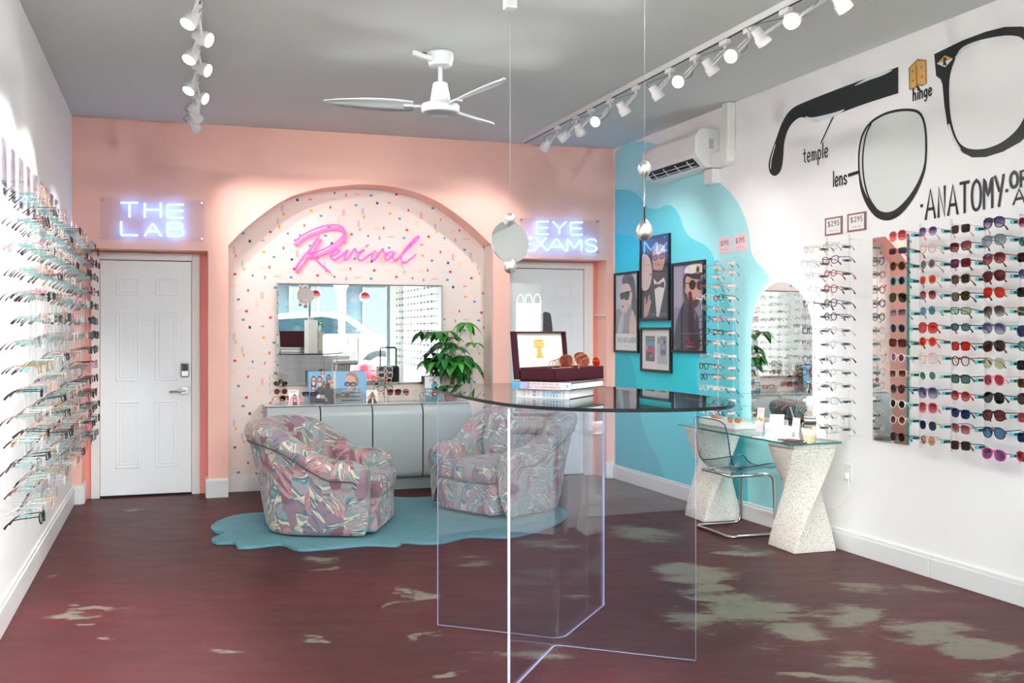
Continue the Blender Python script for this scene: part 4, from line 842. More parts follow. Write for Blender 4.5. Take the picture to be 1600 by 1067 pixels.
armchair((2.47, 7.74, .0), rad(-62), 'pastel brushstroke-patterned barrel armchair behind the clear panels, seat cushion showing')

# ================================================================ twisted pedestal desk
ter = mat('terrazzo_white', '#d9d3ca', .7, bump=.1, scale=60)
nt = ter.node_tree; vv = nt.nodes.new('ShaderNodeTexVoronoi'); vv.inputs['Scale'].default_value = 190; tcx = nt.nodes.new('ShaderNodeTexCoord'); nt.links.new(tcx.outputs['Object'], vv.inputs['Vector'])
cr = nt.nodes.new('ShaderNodeValToRGB'); cr.color_ramp.interpolation = 'CONSTANT'; cr.color_ramp.elements[0].color = hexc('#ddd6cc'); cr.color_ramp.elements[1].position = .9; cr.color_ramp.elements[1].color = hexc('#b3aaa0'); e = cr.color_ramp.elements.new(.7); e.color = hexc('#e9e4dc'); e = cr.color_ramp.elements.new(.82); e.color = hexc('#cdc0b0')
sp = nt.nodes.new('ShaderNodeSeparateColor'); nt.links.new(vv.outputs['Color'], sp.inputs[0]); nt.links.new(sp.outputs[0], cr.inputs[0]); nt.links.new(cr.outputs[0], nt.nodes['Principled BSDF'].inputs['Base Color'])
HT = .70
def pedestal(c, label):
    t = thing('desk_pedestal', label, 'pedestal', (c[0], c[1], 0), rad(-1.2), 'twisted terrazzo desk pedestals'); h = .158; cs = [Vector((-h, -h, 0)), Vector((h, -h, 0)), Vector((h, h, 0)), Vector((-h, h, 0))]
    rows = []; n = 16
    for i in range(n + 1):
        f = i / n; g = sstep(0, 1, f) * .35 + f * .65; rows.append([cs[j] * (1 - g) + cs[(j + 1) % 4] * g + Vector((0, 0, (HT - .03) * f)) for j in range(4)])
    b = MB(); R = []
    for r_ in rows:
        R.append([r_[j] * (1 - k / 6) + r_[(j + 1) % 4] * (k / 6) for j in range(4) for k in range(6)])
    b.grid(R, cu=True); b.add(R[0], [tuple(range(24))]); b.add(R[-1], [tuple(range(23, -1, -1))]); b.build('twisted_column', ter, t, weld=True, bevel=.006, angle=30)
    b = MB(); b.mm((-h, -h, HT - .0295), (h, h, HT)); b.build('cap_slab', ter, t, bevel=.003); return t
pedestal((3.955, 5.80), 'white terrazzo twisted pedestal nearer the sunglasses wall under the glass desk'); pedestal((3.945, 6.95), 'white terrazzo twisted pedestal on the teal side under the glass desk')
DG = glass('desk_glass', '#f0faf7', .06)
def slab(mb, pts, z0, z1):
    n = len(pts); mb.add([(x, y, z1) for x, y in pts], [tuple(range(n))], 0); mb.add([(x, y, z0) for x, y in pts], [tuple(range(n - 1, -1, -1))], 0)
    mb.add([(x, y, z0) for x, y in pts] + [(x, y, z1) for x, y in pts], [(i, (i + 1) % n, n + (i + 1) % n, n + i) for i in range(n)], 1)
cf = [on_z(1234, 694, HT + .01), on_z(1333, 690, HT + .01), on_z(1049, 663, HT + .01)]
uf = cf[0].x; va = cf[0].y; vb = cf[2].y; ue = u_right(6.3) - .03
b = MB(); slab(b, [(uf, va), (ue - .0, va), (ue - .02, vb), (uf - .02, vb)], HT + .0005, HT + .0125)
o = b.build('glass_desk_top', [DG, mat('green_glass_edge', '#1f7d70', .1, coat=.5)], world=True, recalc=False); tag(o, 'clear glass desk top with green edge lying on the two twisted pedestals', 'desk top')

# clear cantilever chair
chrome = mat('chrome', '#cfd3d4', .12, 1.0); smoke = glass('clear_shell', '#f3f7f9', .05)
A = on_z(1094, 826, 0); B_ = on_z(1150, 842, 0)
t = thing('cantilever_chair', 'clear plastic shell chair on a chrome cantilever base at the glass desk', 'chair', (3.70, 6.42, 0))
w = .235; zt_ = .425; tb = smooth_poly([(.30, -w + .02, zt_), (.05, -w + .02, zt_)], 1, False)
def fil(pts, r=.05, n=5):
    P = [Vector(p) for p in pts]; out = [P[0]]
    for i in range(1, len(P) - 1):
        a = (P[i - 1] - P[i]).normalized(); c = (P[i + 1] - P[i]).normalized()
        for k in range(n + 1):
            f = k / n; out.append(P[i] + a * r * (1 - f) ** 2 + c * r * f ** 2)
    return out + [P[-1]]
pth = fil([(-.02, -w + .03, zt_), (.31, -w + .03, zt_ + .005), (.31, -w + .0, .014), (-.06, -w, .014), (-.06, w, .014), (.31, w, .014), (.31, w - .03, zt_ + .005), (-.02, w - .03, zt_)], .06)
b = MB(); b.tube(pth, .0115, 10); b.tube([(-.02, -w + .03, zt_), (-.02, w - .03, zt_)], .0115, 8); b.build('chrome_base', chrome, t)
prf = [(.34, .455), (.30, .462), (.2, .452), (.08, .440), (.0, .448), (-.045, .48), (-.07, .54), (-.085, .64), (-.10, .74), (-.115, .815)]
prf = [(p.x, p.y) for p in smooth_poly([Vector((a, c, 0)) for a, c in prf], 3, False)]; rows = []
for i, (x, z) in enumerate(prf):
    f = i / (len(prf) - 1); row = []
    for j in range(13):
        s = -1 + j / 6; wz = .235 - .02 * abs(f - .3); up = .05 * abs(s) ** 4 * (1 - sstep(.35, .7, f)); fw = .03 * abs(s) ** 3 * sstep(.3, .6, f); ztop = -.03 * abs(s) ** 6 * sstep(.85, 1, f)
        row.append(Vector((x + fw, wz * s, z + up + ztop)))
    rows.append(row)
b = MB(); b.grid(rows); rb = [[p + Vector((-.004, 0, -.005)) for p in r_] for r_ in rows]; b.grid(rb); b.build('seat_shell', smoke, t, recalc=False)
rim = [r_[0] for r_ in rows] + rows[-1][1:-1] + [r_[-1] for r_ in reversed(rows)] + rows[0][1:-1][::-1]; b = MB(); b.tube(rim, .0042, 6, closed=True); b.build('shell_rim', mat('smoky_blue_edge', '#1d3358', .2, coat=.3), t)

# ================================================================ tall glass table with clear fin base
TZ = 1.125
def cf_(x, d): p = RT * x + FW * d; return (p.x, p.y)
rimp = [(-.394, 5.23), (-.30, 4.86), (-.205, 4.60), (-.10, 4.32), (.0, 4.12), (.136, 3.97), (.329, 3.87), (.526, 3.86), (.69, 3.90), (.82, 3.99), (.885, 4.10), (.92, 4.26), (.905, 4.50), (.83, 4.80), (.70, 5.10), (.50, 5.42), (.25, 5.66), (-.02, 5.76), (-.25, 5.68), (-.38, 5.46)]
rp_ = [(p.x, p.y) for p in smooth_poly([Vector(cf_(x, d) + (0,)) for x, d in rimp], 5)][::-1]
t = thing('glass_table', 'tall glass-topped display table on clear acrylic fins in the middle of the floor', 'table', cf_(.22, 4.7) + (0,))
area = sum(rp_[i][0] * rp_[(i + 1) % len(rp_)][1] - rp_[(i + 1) % len(rp_)][0] * rp_[i][1] for i in range(len(rp_)))
if area < 0: rp_ = rp_[::-1]
b = MB(); slab(b, rp_, TZ - .002, TZ + .012); b.build('glass_top', [glass('table_glass', '#eef5f4', .07), mat('dark_glass_edge', '#06100f', .3, spec=.25)], t, True, recalc=False)
fin = glass('acrylic_fin', '#f5f7fb', .045); fed = mat('acrylic_edge', '#c3c6ea', .2, coat=.5)
def fins(pts, th=.011):
    """bent clear sheet: pts is its plan line"""
    P = [Vector(cf_(x, d) + (0,)) for x, d in pts]; P = [P[0]] + P[1:]; k = len(P); off = []
    for i in range(k):
        a = P[max(0, i - 1)]; c = P[min(k - 1, i + 1)]; d = (c - a).normalized(); off.append(Vector((d.y, -d.x, 0)) * th / 2)
    z1 = TZ - .003; L0 = [p + o for p, o in zip(P, off)]; L1 = [p - o for p, o in zip(P, off)]; up = Vector((0, 0, z1)); b = MB(); e = Vector((0, 0, .002))
    b.grid([[p + e for p in L0], [p + up for p in L0]], 0); b.grid([[p + e for p in L1], [p + up for p in L1]], 0)
    for i in (0, k - 1): b.add([L0[i] + e, L1[i] + e, L1[i] + up, L0[i] + up], [(0, 1, 2, 3)], 1)
    for zz in (e, up): b.grid([[p + zz for p in L0], [p + zz for p in L1]], 1, smooth=False)
    b.build('acrylic_fin', [fin, fed], t, True, recalc=False)
def arc(a, c, e, r, n=6):
    P = fil([a + (0,), c + (0,), e + (0,)], r, n); return [(p.x, p.y) for p in P]
fins(arc((-.361, 4.979), (.232, 4.748), (.477, 5.333), .07)); fins(arc((-.0125, 4.05), (.195, 4.660), (.796, 4.437), .03))
TT = TZ + .0125
b = MB()
# ================================================================ things on the glass table
def rot_frame(c, ax, ay): return Vector((c[0], c[1], 0)), (RT * ax[0] + FW * ax[1]).normalized(), (RT * ay[0] + FW * ay[1]).normalized()
def C3(x, d, z): p = cf_(x, d); return Vector((p[0], p[1], z))
def book(z0, z1, Lp, Np, Rp, label, spine, pages='#e9e6e0', curved=False):
    """Lp-Np is the spine, Np-Rp the short side (plan, camera frame)"""
    L0, N0, R0 = C3(*Lp, z0), C3(*Np, z0), C3(*Rp, z0); B0 = L0 + (R0 - N0); h = Vector((0, 0, z1 - z0)); t = thing('book', label, 'book', tuple((L0 + R0) / 2))
    dx = (N0 - L0).normalized(); dy = (R0 - N0).normalized(); c = .003
    b = MB(); b.prism([L0, N0, R0, B0], (0, 0, c)); b.prism([L0 + h - Vector((0, 0, c)), N0 + h - Vector((0, 0, c)), R0 + h - Vector((0, 0, c)), B0 + h - Vector((0, 0, c))], (0, 0, c))
    b.prism([L0, N0, N0 + dy * .004, L0 + dy * .004], h); k = len(b.f)
    S = Art(b, L0, N0 - L0, h, -dy); spine(S)
    cov = b.build('cover', PM, t, True, recalc=False)
    b = MB(); i = .006; b.prism([L0 + dx * i + dy * .004 + Vector((0, 0, c)), N0 - dx * i + dy * .004 + Vector((0, 0, c)), R0 - dx * i - dy * i + Vector((0, 0, c)), B0 + dx * i - dy * i + Vector((0, 0, c))], (0, 0, z1 - z0 - 2 * c)); b.build('pages', mat('page_block', '#eceae5', .8, var=.06, scale=300, stretch=(.02, .02, 1)), t, True)
def sp1(S):
    S.rect(0, 0, 1, 1, 'cardpink'); S.rect(0, 0, .14, 1, 'skyd'); S.rect(.14, 0, .3, 1, 'lilac'); S.rect(.86, 0, 1, 1, 'lgrey')
    S.text('FASHION SPECTACLES', .28, .58, .80, .86, 'navy'); S.text('SPECTACULAR FASHION', .26, .14, .82, .42, 'navy'); S.text('S', .92, .3, .95, .7, 'text')
def sp2(S):
    S.rect(0, 0, 1, 1, 'white')
    for x, c, w in ((.1, 'lgrey', .012), (.15, 'grey', .018), (.23, 'pink', .02), (.33, 'sky', .02), (.365, 'hot', .008), (.42, 'lgrey', .02), (.53, 'skyd', .03), (.6, 'skyd', .02), (.665, 'sky', .016), (.72, 'skyd', .014), (.78, 'sky', .022), (.84, 'sky', .012), (.9, 'grey', .018)):
        S.ell(x, .68, w, .17, c); S.ell(x, .32, w, .17, c)
        if w > .016 and c != 'sky': S.ell(x, .68, w * .6, .1, 'white'); S.ell(x, .32, w * .6, .1, 'white')
book(TT, TT + .041, (.022, 4.53), (.245, 4.37), (.375, 4.66), 'white book with blue dotted spine directly on the tall glass table', sp2)
book(TT + .0415, TT + .072, (.0, 4.49), (.252, 4.34), (.42, 4.66), 'pink and blue book titled FASHION SPECTACLES on top of the white book', sp1)
ZB = TT + .0725
t = thing('presentation_box', 'open burgundy presentation box with a white-lined lid on the books', 'box', tuple((C3(.03, 4.52, ZB) + C3(.43, 4.75, ZB)) / 2)); t.location.z = ZB
Lc, Nc, Rc = C3(.035, 4.53, ZB), C3(.185, 4.42, ZB), C3(.425, 4.745, ZB); Bc = Lc + (Rc - Nc); burg = mat('burgundy_leatherette', '#3a0d1a', .6, bump=.1, scale=80, spec=.2); hb_ = .058
ex = (Nc - Lc).normalized(); ey = (Rc - Nc).normalized(); wl = .008; b = MB(); b.prism([Lc, Nc, Rc, Bc], (0, 0, .01))
for a, c, n in ((Lc, Nc, ey), (Nc, Rc, -ex), (Rc, Bc, -ey), (Bc, Lc, ex)): b.prism([a, c, c + n * wl, a + n * wl], (0, 0, hb_))
b.build('box_base', burg, t, True, bevel=.002)
b = MB(); e3 = (ex + ey) * wl; b.prism([Lc + ex * wl + ey * wl, Nc - ex * wl + ey * wl, Rc - ex * wl - ey * wl, Bc + ex * wl - ey * wl], (0, 0, .04)); o = b.build('satin_lining', mat('ivory_satin', '#ece6dd', .4), t, True); o.location.z += .008
PC2 = mat('lid_ivory', '#cfcbc3', .5)
# lid hinged on the Lc-Bc side, leaning back a little
H0 = Lc + Vector((0, 0, hb_)); H1 = Bc + Vector((0, 0, hb_)); up = (Vector((0, 0, 1)) - ex * .10).normalized(); lh = .155; th = .030; bk = -ex.cross(Vector((0, 0, 1))).cross(ey); back = -ex
H0 = Lc + Vector((0, 0, .004)) - ex * .002; H1 = Bc + Vector((0, 0, .004)) - ex * .002; lh = .215
b = MB(); b.prism([H0, H1, H1 - ex * .006, H0 - ex * .006], up * lh)
b.prism([H0 - ex * .03, H1 - ex * .03, H1 - ex * .036, H0 - ex * .036], up * lh)
b = MB(); b.prism([H0 - ex * .024, H1 - ex * .024, H1 - ex * .032, H0 - ex * .032], up * lh)
for a in (H0, H1 - ey * .010): b.prism([a, a + ey * .010, a + ey * .010 - ex * .032, a - ex * .032], up * lh)
for z in (0, lh - .008): b.prism([H0 + up * z, H1 + up * z, H1 + up * z - ex * .032, H0 + up * z - ex * .032], up * .008)
b.build('box_lid', burg, t, True, bevel=.0015)
b = MB(); O = H0 + ey * .010 + up * .008 - ex * .022; X = (H1 - H0) - ey * .020; Y = up * (lh - .016); b.prism([O, O + X, O + X + Y, O + Y], -ex * .002, pi_('paper')); S = Art(b, O, X, Y, ex)
S.poly([(.42, .85), (.58, .85), (.585, .81), (.61, .80), (.61, .68), (.55, .66), (.545, .56), (.56, .48), (.59, .42), (.41, .42), (.44, .48), (.455, .56), (.45, .66), (.39, .68), (.39, .80), (.415, .81)], 'gold'); S.line([(.40, .78), (.6, .78)], .002, 'cream'); S.line([(.38, .72), (.62, .72)], .002, 'cream')
S.text('CAZAL', .22, .205, .44, .235, 'gold'); S.text('STYLE', .50, .205, .78, .235, 'gold'); b.build('lid_lining', [PC2 if m_ is PC['paper'] else m_ for m_ in PM], t, True, recalc=False)

# ================================================================ eyewear, modelled once per shape
SHAPES = dict(round=(.044, .043, 2.0, .018, .0, 0), oval=(.048, .035, 2.2, .018, .0, 0), square=(.052, .040, 4.0, .016, .06, 0), wayfarer=(.052, .042, 3.0, .017, .14, .003), aviator=(.058, .050, 2.4, .014, .20, -.002), big=(.056, .052, 2.8, .014, .04, 0), cat=(.053, .042, 2.6, .016, .12, .008), panto=(.047, .044, 2.4, .019, .12, 0), rect=(.054, .031, 4.5, .016, .04, 0))
_EY = {}
def lens_outline(sh, sgn, n=22, k=1.):
    w, h, p, br, tp, up_ = SHAPES[sh]; cx = sgn * (w / 2 + br / 2); out = []
    for i in range(n):
        a = 2 * PI * i / n; c, s = math.cos(a), math.sin(a); x = w / 2 * k * (abs(c) ** (2 / p)) * (1 if c > 0 else -1); z = h / 2 * k * (abs(s) ** (2 / p)) * (1 if s > 0 else -1)
        x *= 1 + tp * z / h; z += up_ * sgn * x / w * (1 if z > 0 else .3)
        if sh == 'aviator': x += sgn * .004 * (-z / h)
        out.append(Vector((cx + x, .004 * (abs(cx + x) / .06) ** 2, z)))
    return out
def eyewear_meshes(sh, thick):
    key = (sh, thick)
    if key in _EY: return _EY[key]
    w, h, p, br, tp, up_ = SHAPES[sh]; r = .0024 if thick else .0011; b = MB()
    for s in (-1, 1): b.tube(lens_outline(sh, s), r, 5, closed=True, flat=(1, 1.3 if thick else 1, 1))
    zb = h * .16; xx = br / 2 + .002; b.tube(smooth_poly([(-xx, 0, zb), (0, -.002, zb + .004), (xx, 0, zb)], 3, False), r * (1.3 if thick else 1), 5)
    if sh == 'aviator': b.tube([(-xx - .006, 0, h * .36), (xx + .006, 0, h * .36)], r, 5)
    X = br / 2 + w + .001; zt = h * .26
    for s in (-1, 1): b.tube([(s * (X - .002), .004, zt), (s * (X + .004), .007, zt)], r * 1.4, 5)
    fr_ = b
    lz = []
    for s in (-1, 1):
        b = MB(); q = lens_outline(sh, s, 22, .97); c = sum(q, Vector()) / len(q); vs = q + [v + Vector((0, .0014, 0)) for v in q]; n = len(q)
        b.add(vs, [tuple(range(n)), tuple(range(2 * n - 1, n - 1, -1))]); lz.append(b)
    tz = []
    for s in (-1, 1):
        x = s * (X + .004); rt = .0024 if thick else .0012
        P = smooth_poly([(x, .006, zt), (x - s * .002, .05, zt - .001), (x - s * .006, .098, zt - .004), (x - s * .010, .122, zt - .018), (x - s * .012, .138, zt - .036)], 3, False); k = len(P)
        b = MB(); b.tube(P, [rt * (1 + (1.1 if thick else 1.7) * sstep(.6, .95, i / (k - 1))) for i in range(k)], 5, flat=(.6, 1, 1)); b.v = b.v; 
        for i in range(len(b.m)): b.m[i] = 0
        for i, f in enumerate(b.f):
            if sum(b.v[j].y for j in f) / len(f) > .105: b.m[i] = 1
        tz.append(b)
    res = []
    for nm, q, k in (('frame_front', fr_, 1), ('lens', lz[0], 1), ('lens', lz[1], 1), ('temple', tz[0], 2), ('temple', tz[1], 2)):
        me = bpy.data.meshes.new(nm); me.from_pydata([tuple(v) for v in q.v], [], q.f)
        for i, pl in enumerate(me.polygons): pl.use_smooth = q.s[i]; pl.material_index = q.m[i]
        for _ in range(k): me.materials.append(None)
        bm_ = bmesh.new(); bm_.from_mesh(me)
        if nm != 'lens': bmesh.ops.recalc_face_normals(bm_, faces=bm_.faces)
        bm_.to_mesh(me); bm_.free(); res.append((nm, me))
    _EY[key] = res; return res
FC = dict(black='#0f1012', tortoise='#6b3418', brown='#4a2418', gold='#b8924e', silver='#a9adb0', rose='#c58a7c', pink='#d9889a', red='#b01f2e', clear='#d5cfc8', blue='#24506e', teal='#3d9db0', crystal='#d8d0c4', navy='#1d2a44', burgundy='#4f1420', magenta='#c22a78', orange='#d0622c', peach='#e2ae92', grey='#6c7075', green='#2c5a44', copper='#a05c3c')
METAL = {'gold', 'silver', 'rose', 'copper'}
def fmat(c, thick): return mat('eyewear_%s_%s' % (c, 'metal' if (c in METAL and not thick) else 'acetate'), FC[c], .25, .9 if (c in METAL and not thick) else 0.)
LC = dict(clear=('#fbfcfc', None), purple=('#8a7fb4', '#d9d3e4'), grey=('#565c66', None), graygrad=('#70757c', '#d0ccc8'), black=('#33373d', None), red=('#a81c3a', None), redgrad=('#a8324c', '#e0b4ac'), green=('#4b6c58', None), olive=('#8d7f35', None), pale=('#e3e6cf', None), lightgrey=('#b9c2c8', '#d9dedf'), ltteal=('#8fb9b7', None), orange=('#ee5a2c', None), coral=('#ec8a72', None), pink=('#d88390', None), pinkgrad=('#cc6b78', '#e8b8b0'), blue=('#2f6c9c', None), sky=('#9fc0d6', None), brown=('#5b3a22', None), magenta=('#c05ab8', None), peach=('#f0cdb4', None), mirror=('#b0667e', '#b07a5c'), iri=('#3aa38a', '#4a4ab0'), lilac=('#b195b6', None))
def lmat(c):
    a, g = LC[c]; return glass('lens_' + c, a, .05, grad=g) if c != 'clear' else glass('lens_clear', a, .04)
CN = dict(big='oversized', panto='panto', wayfarer='squared', rect='narrow rectangular', aviator='aviator', cat='upswept', round='round', oval='oval', square='square')
ESC = 1.1
def eyewear(name, loc, rz, sh, fc, lc, label, cat, group, thick=None, tilt=0., tip=None, parts=True, roll=0.):
    thick = (fc not in METAL) if thick is None else thick
    o = empty(name, loc, 0); o.rotation_euler = Euler((tilt, roll, rz)); o.scale = (ESC,) * 3; tag(o, label, cat, group)
    fm = fmat(fc, thick); lm = lmat(lc); tm_ = fmat(tip, True) if tip else fm
    for nm, me in eyewear_meshes(sh, thick):
        c = bpy.data.objects.new(nm, me); COL.objects.link(c); c.parent = o
        for i, s in enumerate(c.material_slots):
            s.link = 'OBJECT'; s.material = lm if nm == 'lens' else (tm_ if (nm == 'temple' and i == 1) else fm)
    return o
clearrod = glass('acrylic_rod', '#fbfdfd', .03, haze=.10)
hteal = mat('holder_teal', '#58cfd2', .3); hteal2 = glass('holder_teal_clear', '#c4efed', .06, haze=.2); hblk = mat('holder_black', '#0d0f10', .35); hpink = mat('holder_pink', '#eeb6ae', .35); hcl = glass('holder_clear', '#e8f4f5', .1, haze=.2)
def hold(sh): w, h, p, br, tp, u_ = SHAPES[sh]; return (br / 2 + w + .002) * ESC, h * .26 * ESC
def rack_rod(label, group, base, z0, z1, slots, hm, side, wallfix):
    """base: point on plan, slots: heights; side: unit vector the holders reach along; wallfix: unit vector to wall"""
    t = thing('display_rod', label, 'display rod', (base.x, base.y, z0), 0, group)
    b = MB(); b.tube([(base.x, base.y, z0), (base.x, base.y, z1)], .006, 8); b.build('rod', clearrod, t, True)
    for z in (z0 + .03, z1 - .03): b = MB(); b.tube([(base.x, base.y, z), Vector((base.x, base.y, z)) + wallfix], .005, 6); b.build('wall_peg', clearrod, t, True)
    me = {}
    for q in slots:
        z, ln = q
        if 'h' not in me:
            b = MB(); d = side; n = Vector((0, 0, 1)); R = Matrix((d.cross(n), d, n)).transposed()
            h1 = MB(); zz = Vector((0, 0, -.0155)); h1.box(zz, (.012, .050, .012), 0, R); h1.box(zz + d * .028, (.018, .006, .018), 1, R); h1.box(zz - d * .028, (.018, .006, .018), 1, R); h1.box(zz + Vector((0, 0, .0072)), (.013, .056, .002), 1, R); h1.box(zz - Vector((0, 0, .008)), (.050, .008, .003), 1, R)
            o = h1.build('frame_holder', [hblk if hm is hteal else hm, hteal if hm is hteal else (hcl if hm is not hpink else hpink)], t); me['h'] = o; o.location = Vector((ln.x, ln.y, z)) - t.location
        else:
            c = me['h'].copy(); COL.objects.link(c); c.parent = t; c.location = Vector((ln.x, ln.y, z)) - t.location
    return t

# ---- sunglasses wall: measured rows, front to back column
SG = [
 [('big', 'pink', 'pinkgrad'), ('rect', 'red', 'iri'), ('round', 'tortoise', 'olive'), ('round', 'teal', 'black'), ('aviator', 'gold', 'green'), ('rect', 'silver', 'purple'), ('round', 'silver', 'blue'), ('square', 'brown', 'red'), ('round', 'clear', 'magenta'), ('square', 'peach', 'graygrad'), ('round', 'burgundy', 'brown'), ('round', 'clear', 'black'), ('round', 'peach', 'purple'), ('round', 'burgundy', 'green')],
 [('panto', 'rose', 'purple'), ('panto', 'peach', 'clear'), ('round', 'pink', 'ltteal'), ('panto', 'peach', 'coral'), ('panto', 'rose', 'redgrad'), ('round', 'silver', 'sky'), ('big', 'red', 'coral'), ('round', 'orange', 'orange'), ('big', 'peach', 'clear'), ('round', 'crystal', 'ltteal'), ('big', 'grey', 'purple'), ('big', 'pink', 'pinkgrad'), ('panto', 'gold', 'blue'), ('round', 'copper', 'peach')],
 [('square', 'rose', 'grey'), ('wayfarer', 'brown', 'redgrad'), ('square', 'burgundy', 'red'), ('wayfarer', 'tortoise', 'green'), ('wayfarer', 'black', 'olive'), ('rect', 'green', 'pale'), ('oval', 'navy', 'ltteal'), ('square', 'brown', 'orange'), ('panto', 'burgundy', 'clear'), ('square', 'black', 'ltteal'), ('panto', 'red', 'redgrad'), ('wayfarer', 'navy', 'blue'), ('square', 'grey', 'pinkgrad'), ('square', 'brown', 'brown')],
 [('aviator', 'black', 'purple'), ('aviator', 'grey', 'lightgrey'), ('aviator', 'tortoise', 'redgrad'), ('aviator', 'burgundy', 'red'), ('aviator', 'copper', 'orange'), ('aviator', 'rose', 'graygrad'), ('aviator', 'grey', 'purple'), ('aviator', 'brown', 'brown'), ('aviator', 'silver', 'pale'), ('aviator', 'pink', 'pink'), ('aviator', 'black', 'black'), ('aviator', 'black', 'mirror'), ('aviator', 'navy', 'sky'), ('aviator', 'magenta', 'lilac')],
 [('round', 'pink', 'redgrad'), ('round', 'silver', 'ltteal'), ('square', 'brown', 'brown'), ('round', 'silver', 'purple'), ('square', 'black', 'green'), ('square', 'gold', 'olive'), ('aviator', 'blue', 'blue'), ('round', 'green', 'lightgrey'), ('square', 'black', 'black'), ('square', 'gold', 'olive'), ('aviator', 'brown', 'brown'), ('square', 'red', 'pink'), ('square', 'navy', 'blue'), ('cat', 'red', 'pink')]]
SY = [[367.4, 391, 414.6, 438, 464, 487.5, 512, 534.7, 557.4, 583, 606.6, 630, 655, 681.4], [360.5, 387, 411.7, 436, 460, 484.5, 511, 532.7, 558.4, 586, 612.5, 636, 663.7, 687], [356.6, 384, 410, 435, 462, 484.5, 510, 539.7, 563, 591, 617.4, 645, 668.6, 695], [346.7, 374.3, 402.8, 430.4, 456, 485.5, 512, 539.7, 566.3, 592.8, 620.4, 648, 675.5, 709], [345, 375, 400, 426, 455, 485, 516, 540, 570, 598, 623, 652, 683, 714]]
SX = [1402, 1449, 1500, 1552, 1606]; OFF = .20
RZ = math.atan2(R_N.y, R_N.x); RZ_R = RZ + rad(90)   # glasses fronts look into the room
cname = ['above the narrow mirror strip', 'second column from the mirror strip', 'third column from the mirror strip', 'fourth column, aviators', 'outermost column at the photo edge']
random.seed(9)
for c in range(5):
    sl = []
    for r in range(14):
        sh, fc, lc = SG[c][r]; p = on_right(SX[c], SY[c][r] + 1, OFF); ln = {'clear': 'clear', 'iri': 'rainbow', 'pale': 'pale yellow', 'lightgrey': 'pale grey', 'ltteal': 'pale teal', 'redgrad': 'faded red', 'graygrad': 'faded grey', 'pinkgrad': 'faded pink', 'sky': 'pale blue', 'mirror': 'mirrored pink'}.get(lc, lc)
        nm = 'sunglasses' if lc != 'clear' else 'eyeglasses'
        eyewear(nm, p, RZ_R + rad(random.uniform(-5, 5)), sh, fc, lc, '%s %s %s with %s lenses, %s down, %s' % (CN[sh], fc, nm, ln, ORD[r], cname[c]), nm, 'sunglasses columns on the right wall', tilt=rad(random.uniform(-4, 4)), roll=rad(random.uniform(-3, 3)), tip='black' if fc in METAL and r % 3 else None)
        hd_ = hold(sh); hx = p - R_N * .075 + R_DIR * hd_[0]; sl.append((p.z + hd_[1], Vector((hx.x, hx.y, 0))))
    hx = sl[0][1]; base = on_right(SX[c], 500, OFF); s_ = (base - RA).dot(R_DIR); base = RP(s_ + .090, .115, 0)
    rack_rod('clear rod of teal holders, %s' % cname[c], 'clear display rods', base, on_right(SX[c], SY[c][-1], OFF).z - .06, on_right(SX[c], SY[c][0], OFF).z + .06, sl, hteal, R_N, -R_N * .10)
# narrow mirror strip behind the first column
sa = (on_right(1366, 520) - RA).dot(R_DIR); sb = (on_right(1420, 520) - RA).dot(R_DIR); z0 = on_right(1366, 687).z; z1 = on_right(1366, 372).z
t = thing('wall_mirror', 'narrow mirror strip on the white wall behind the first sunglasses column', 'mirror', RP((sa + sb) / 2, 0, z0))
b = MB(); b.prism([RP(sa, .004, z0), RP(sb, .004, z0), RP(sb, .012, z0), RP(sa, .012, z0)], (0, 0, z1 - z0)); b.build('mirror_glass', mir, t, True)
b = MB(); b.prism([RP(sb, .003, z0), RP(sb + .006, .003, z0), RP(sb + .006, .016, z0), RP(sb, .016, z0)], (0, 0, z1 - z0)); b.build('edge_trim', mat('green_glass_edge'), t, True)

# ---- two eyeglass racks beside the arched mirror
def rack(xs, ys, hm, where, tag_rack, frames, off=.20):
    for c in range(2):
        sl = []
        for r in range(len(ys[c])):
            sh, fc = frames[c][r]; p = on_right(xs[c], ys[c][r], off)
            eyewear('eyeglasses', p, RZ_R + rad(random.uniform(-9, 9)), sh, fc, 'clear', '%s %s eyeglasses, %s down, %s column of rack %s' % (CN[sh], fc, ORD[r], 'first' if c == 0 else 'second', where), 'eyeglasses', tag_rack, tilt=rad(random.uniform(-5, 5)), roll=rad(random.uniform(-4, 4)), tip=['black', 'brown', 'burgundy', None][(r + c) % 4])
            hd_ = hold(sh); hx = p - R_N * .075 + R_DIR * hd_[0]; sl.append((p.z + hd_[1], Vector((hx.x, hx.y, 0))))
        s_ = (on_right(xs[c], 500, off) - RA).dot(R_DIR) + .086; base = RP(s_, .12, 0)
        rack_rod('clear rod of holders, %s column of rack %s' % ('first' if c == 0 else 'second', where), 'clear display rods', base, on_right(xs[c], ys[c][-1], off).z - .07, on_right(xs[c], ys[c][0], off).z + .07, sl, hm, R_N, -R_N * .10)
WF = [('panto', 'gold'), ('square', 'silver'), ('round', 'rose'), ('big', 'clear'), ('wayfarer', 'black'), ('panto', 'copper'), ('square', 'black'), ('rect', 'copper'), ('round', 'grey'), ('panto', 'navy'), ('wayfarer', 'navy'), ('oval', 'silver'), ('round', 'gold'), ('oval', 'clear')]
WG = [('oval', 'rose'), ('cat', 'burgundy'), ('oval', 'red'), ('panto', 'red'), ('panto', 'black'), ('round', 'black'), ('round', 'rose'), ('round', 'silver'), ('round', 'clear'), ('oval', 'silver'), ('round', 'gold'), ('square', 'silver'), ('square', 'gold'), ('panto', 'gold')]
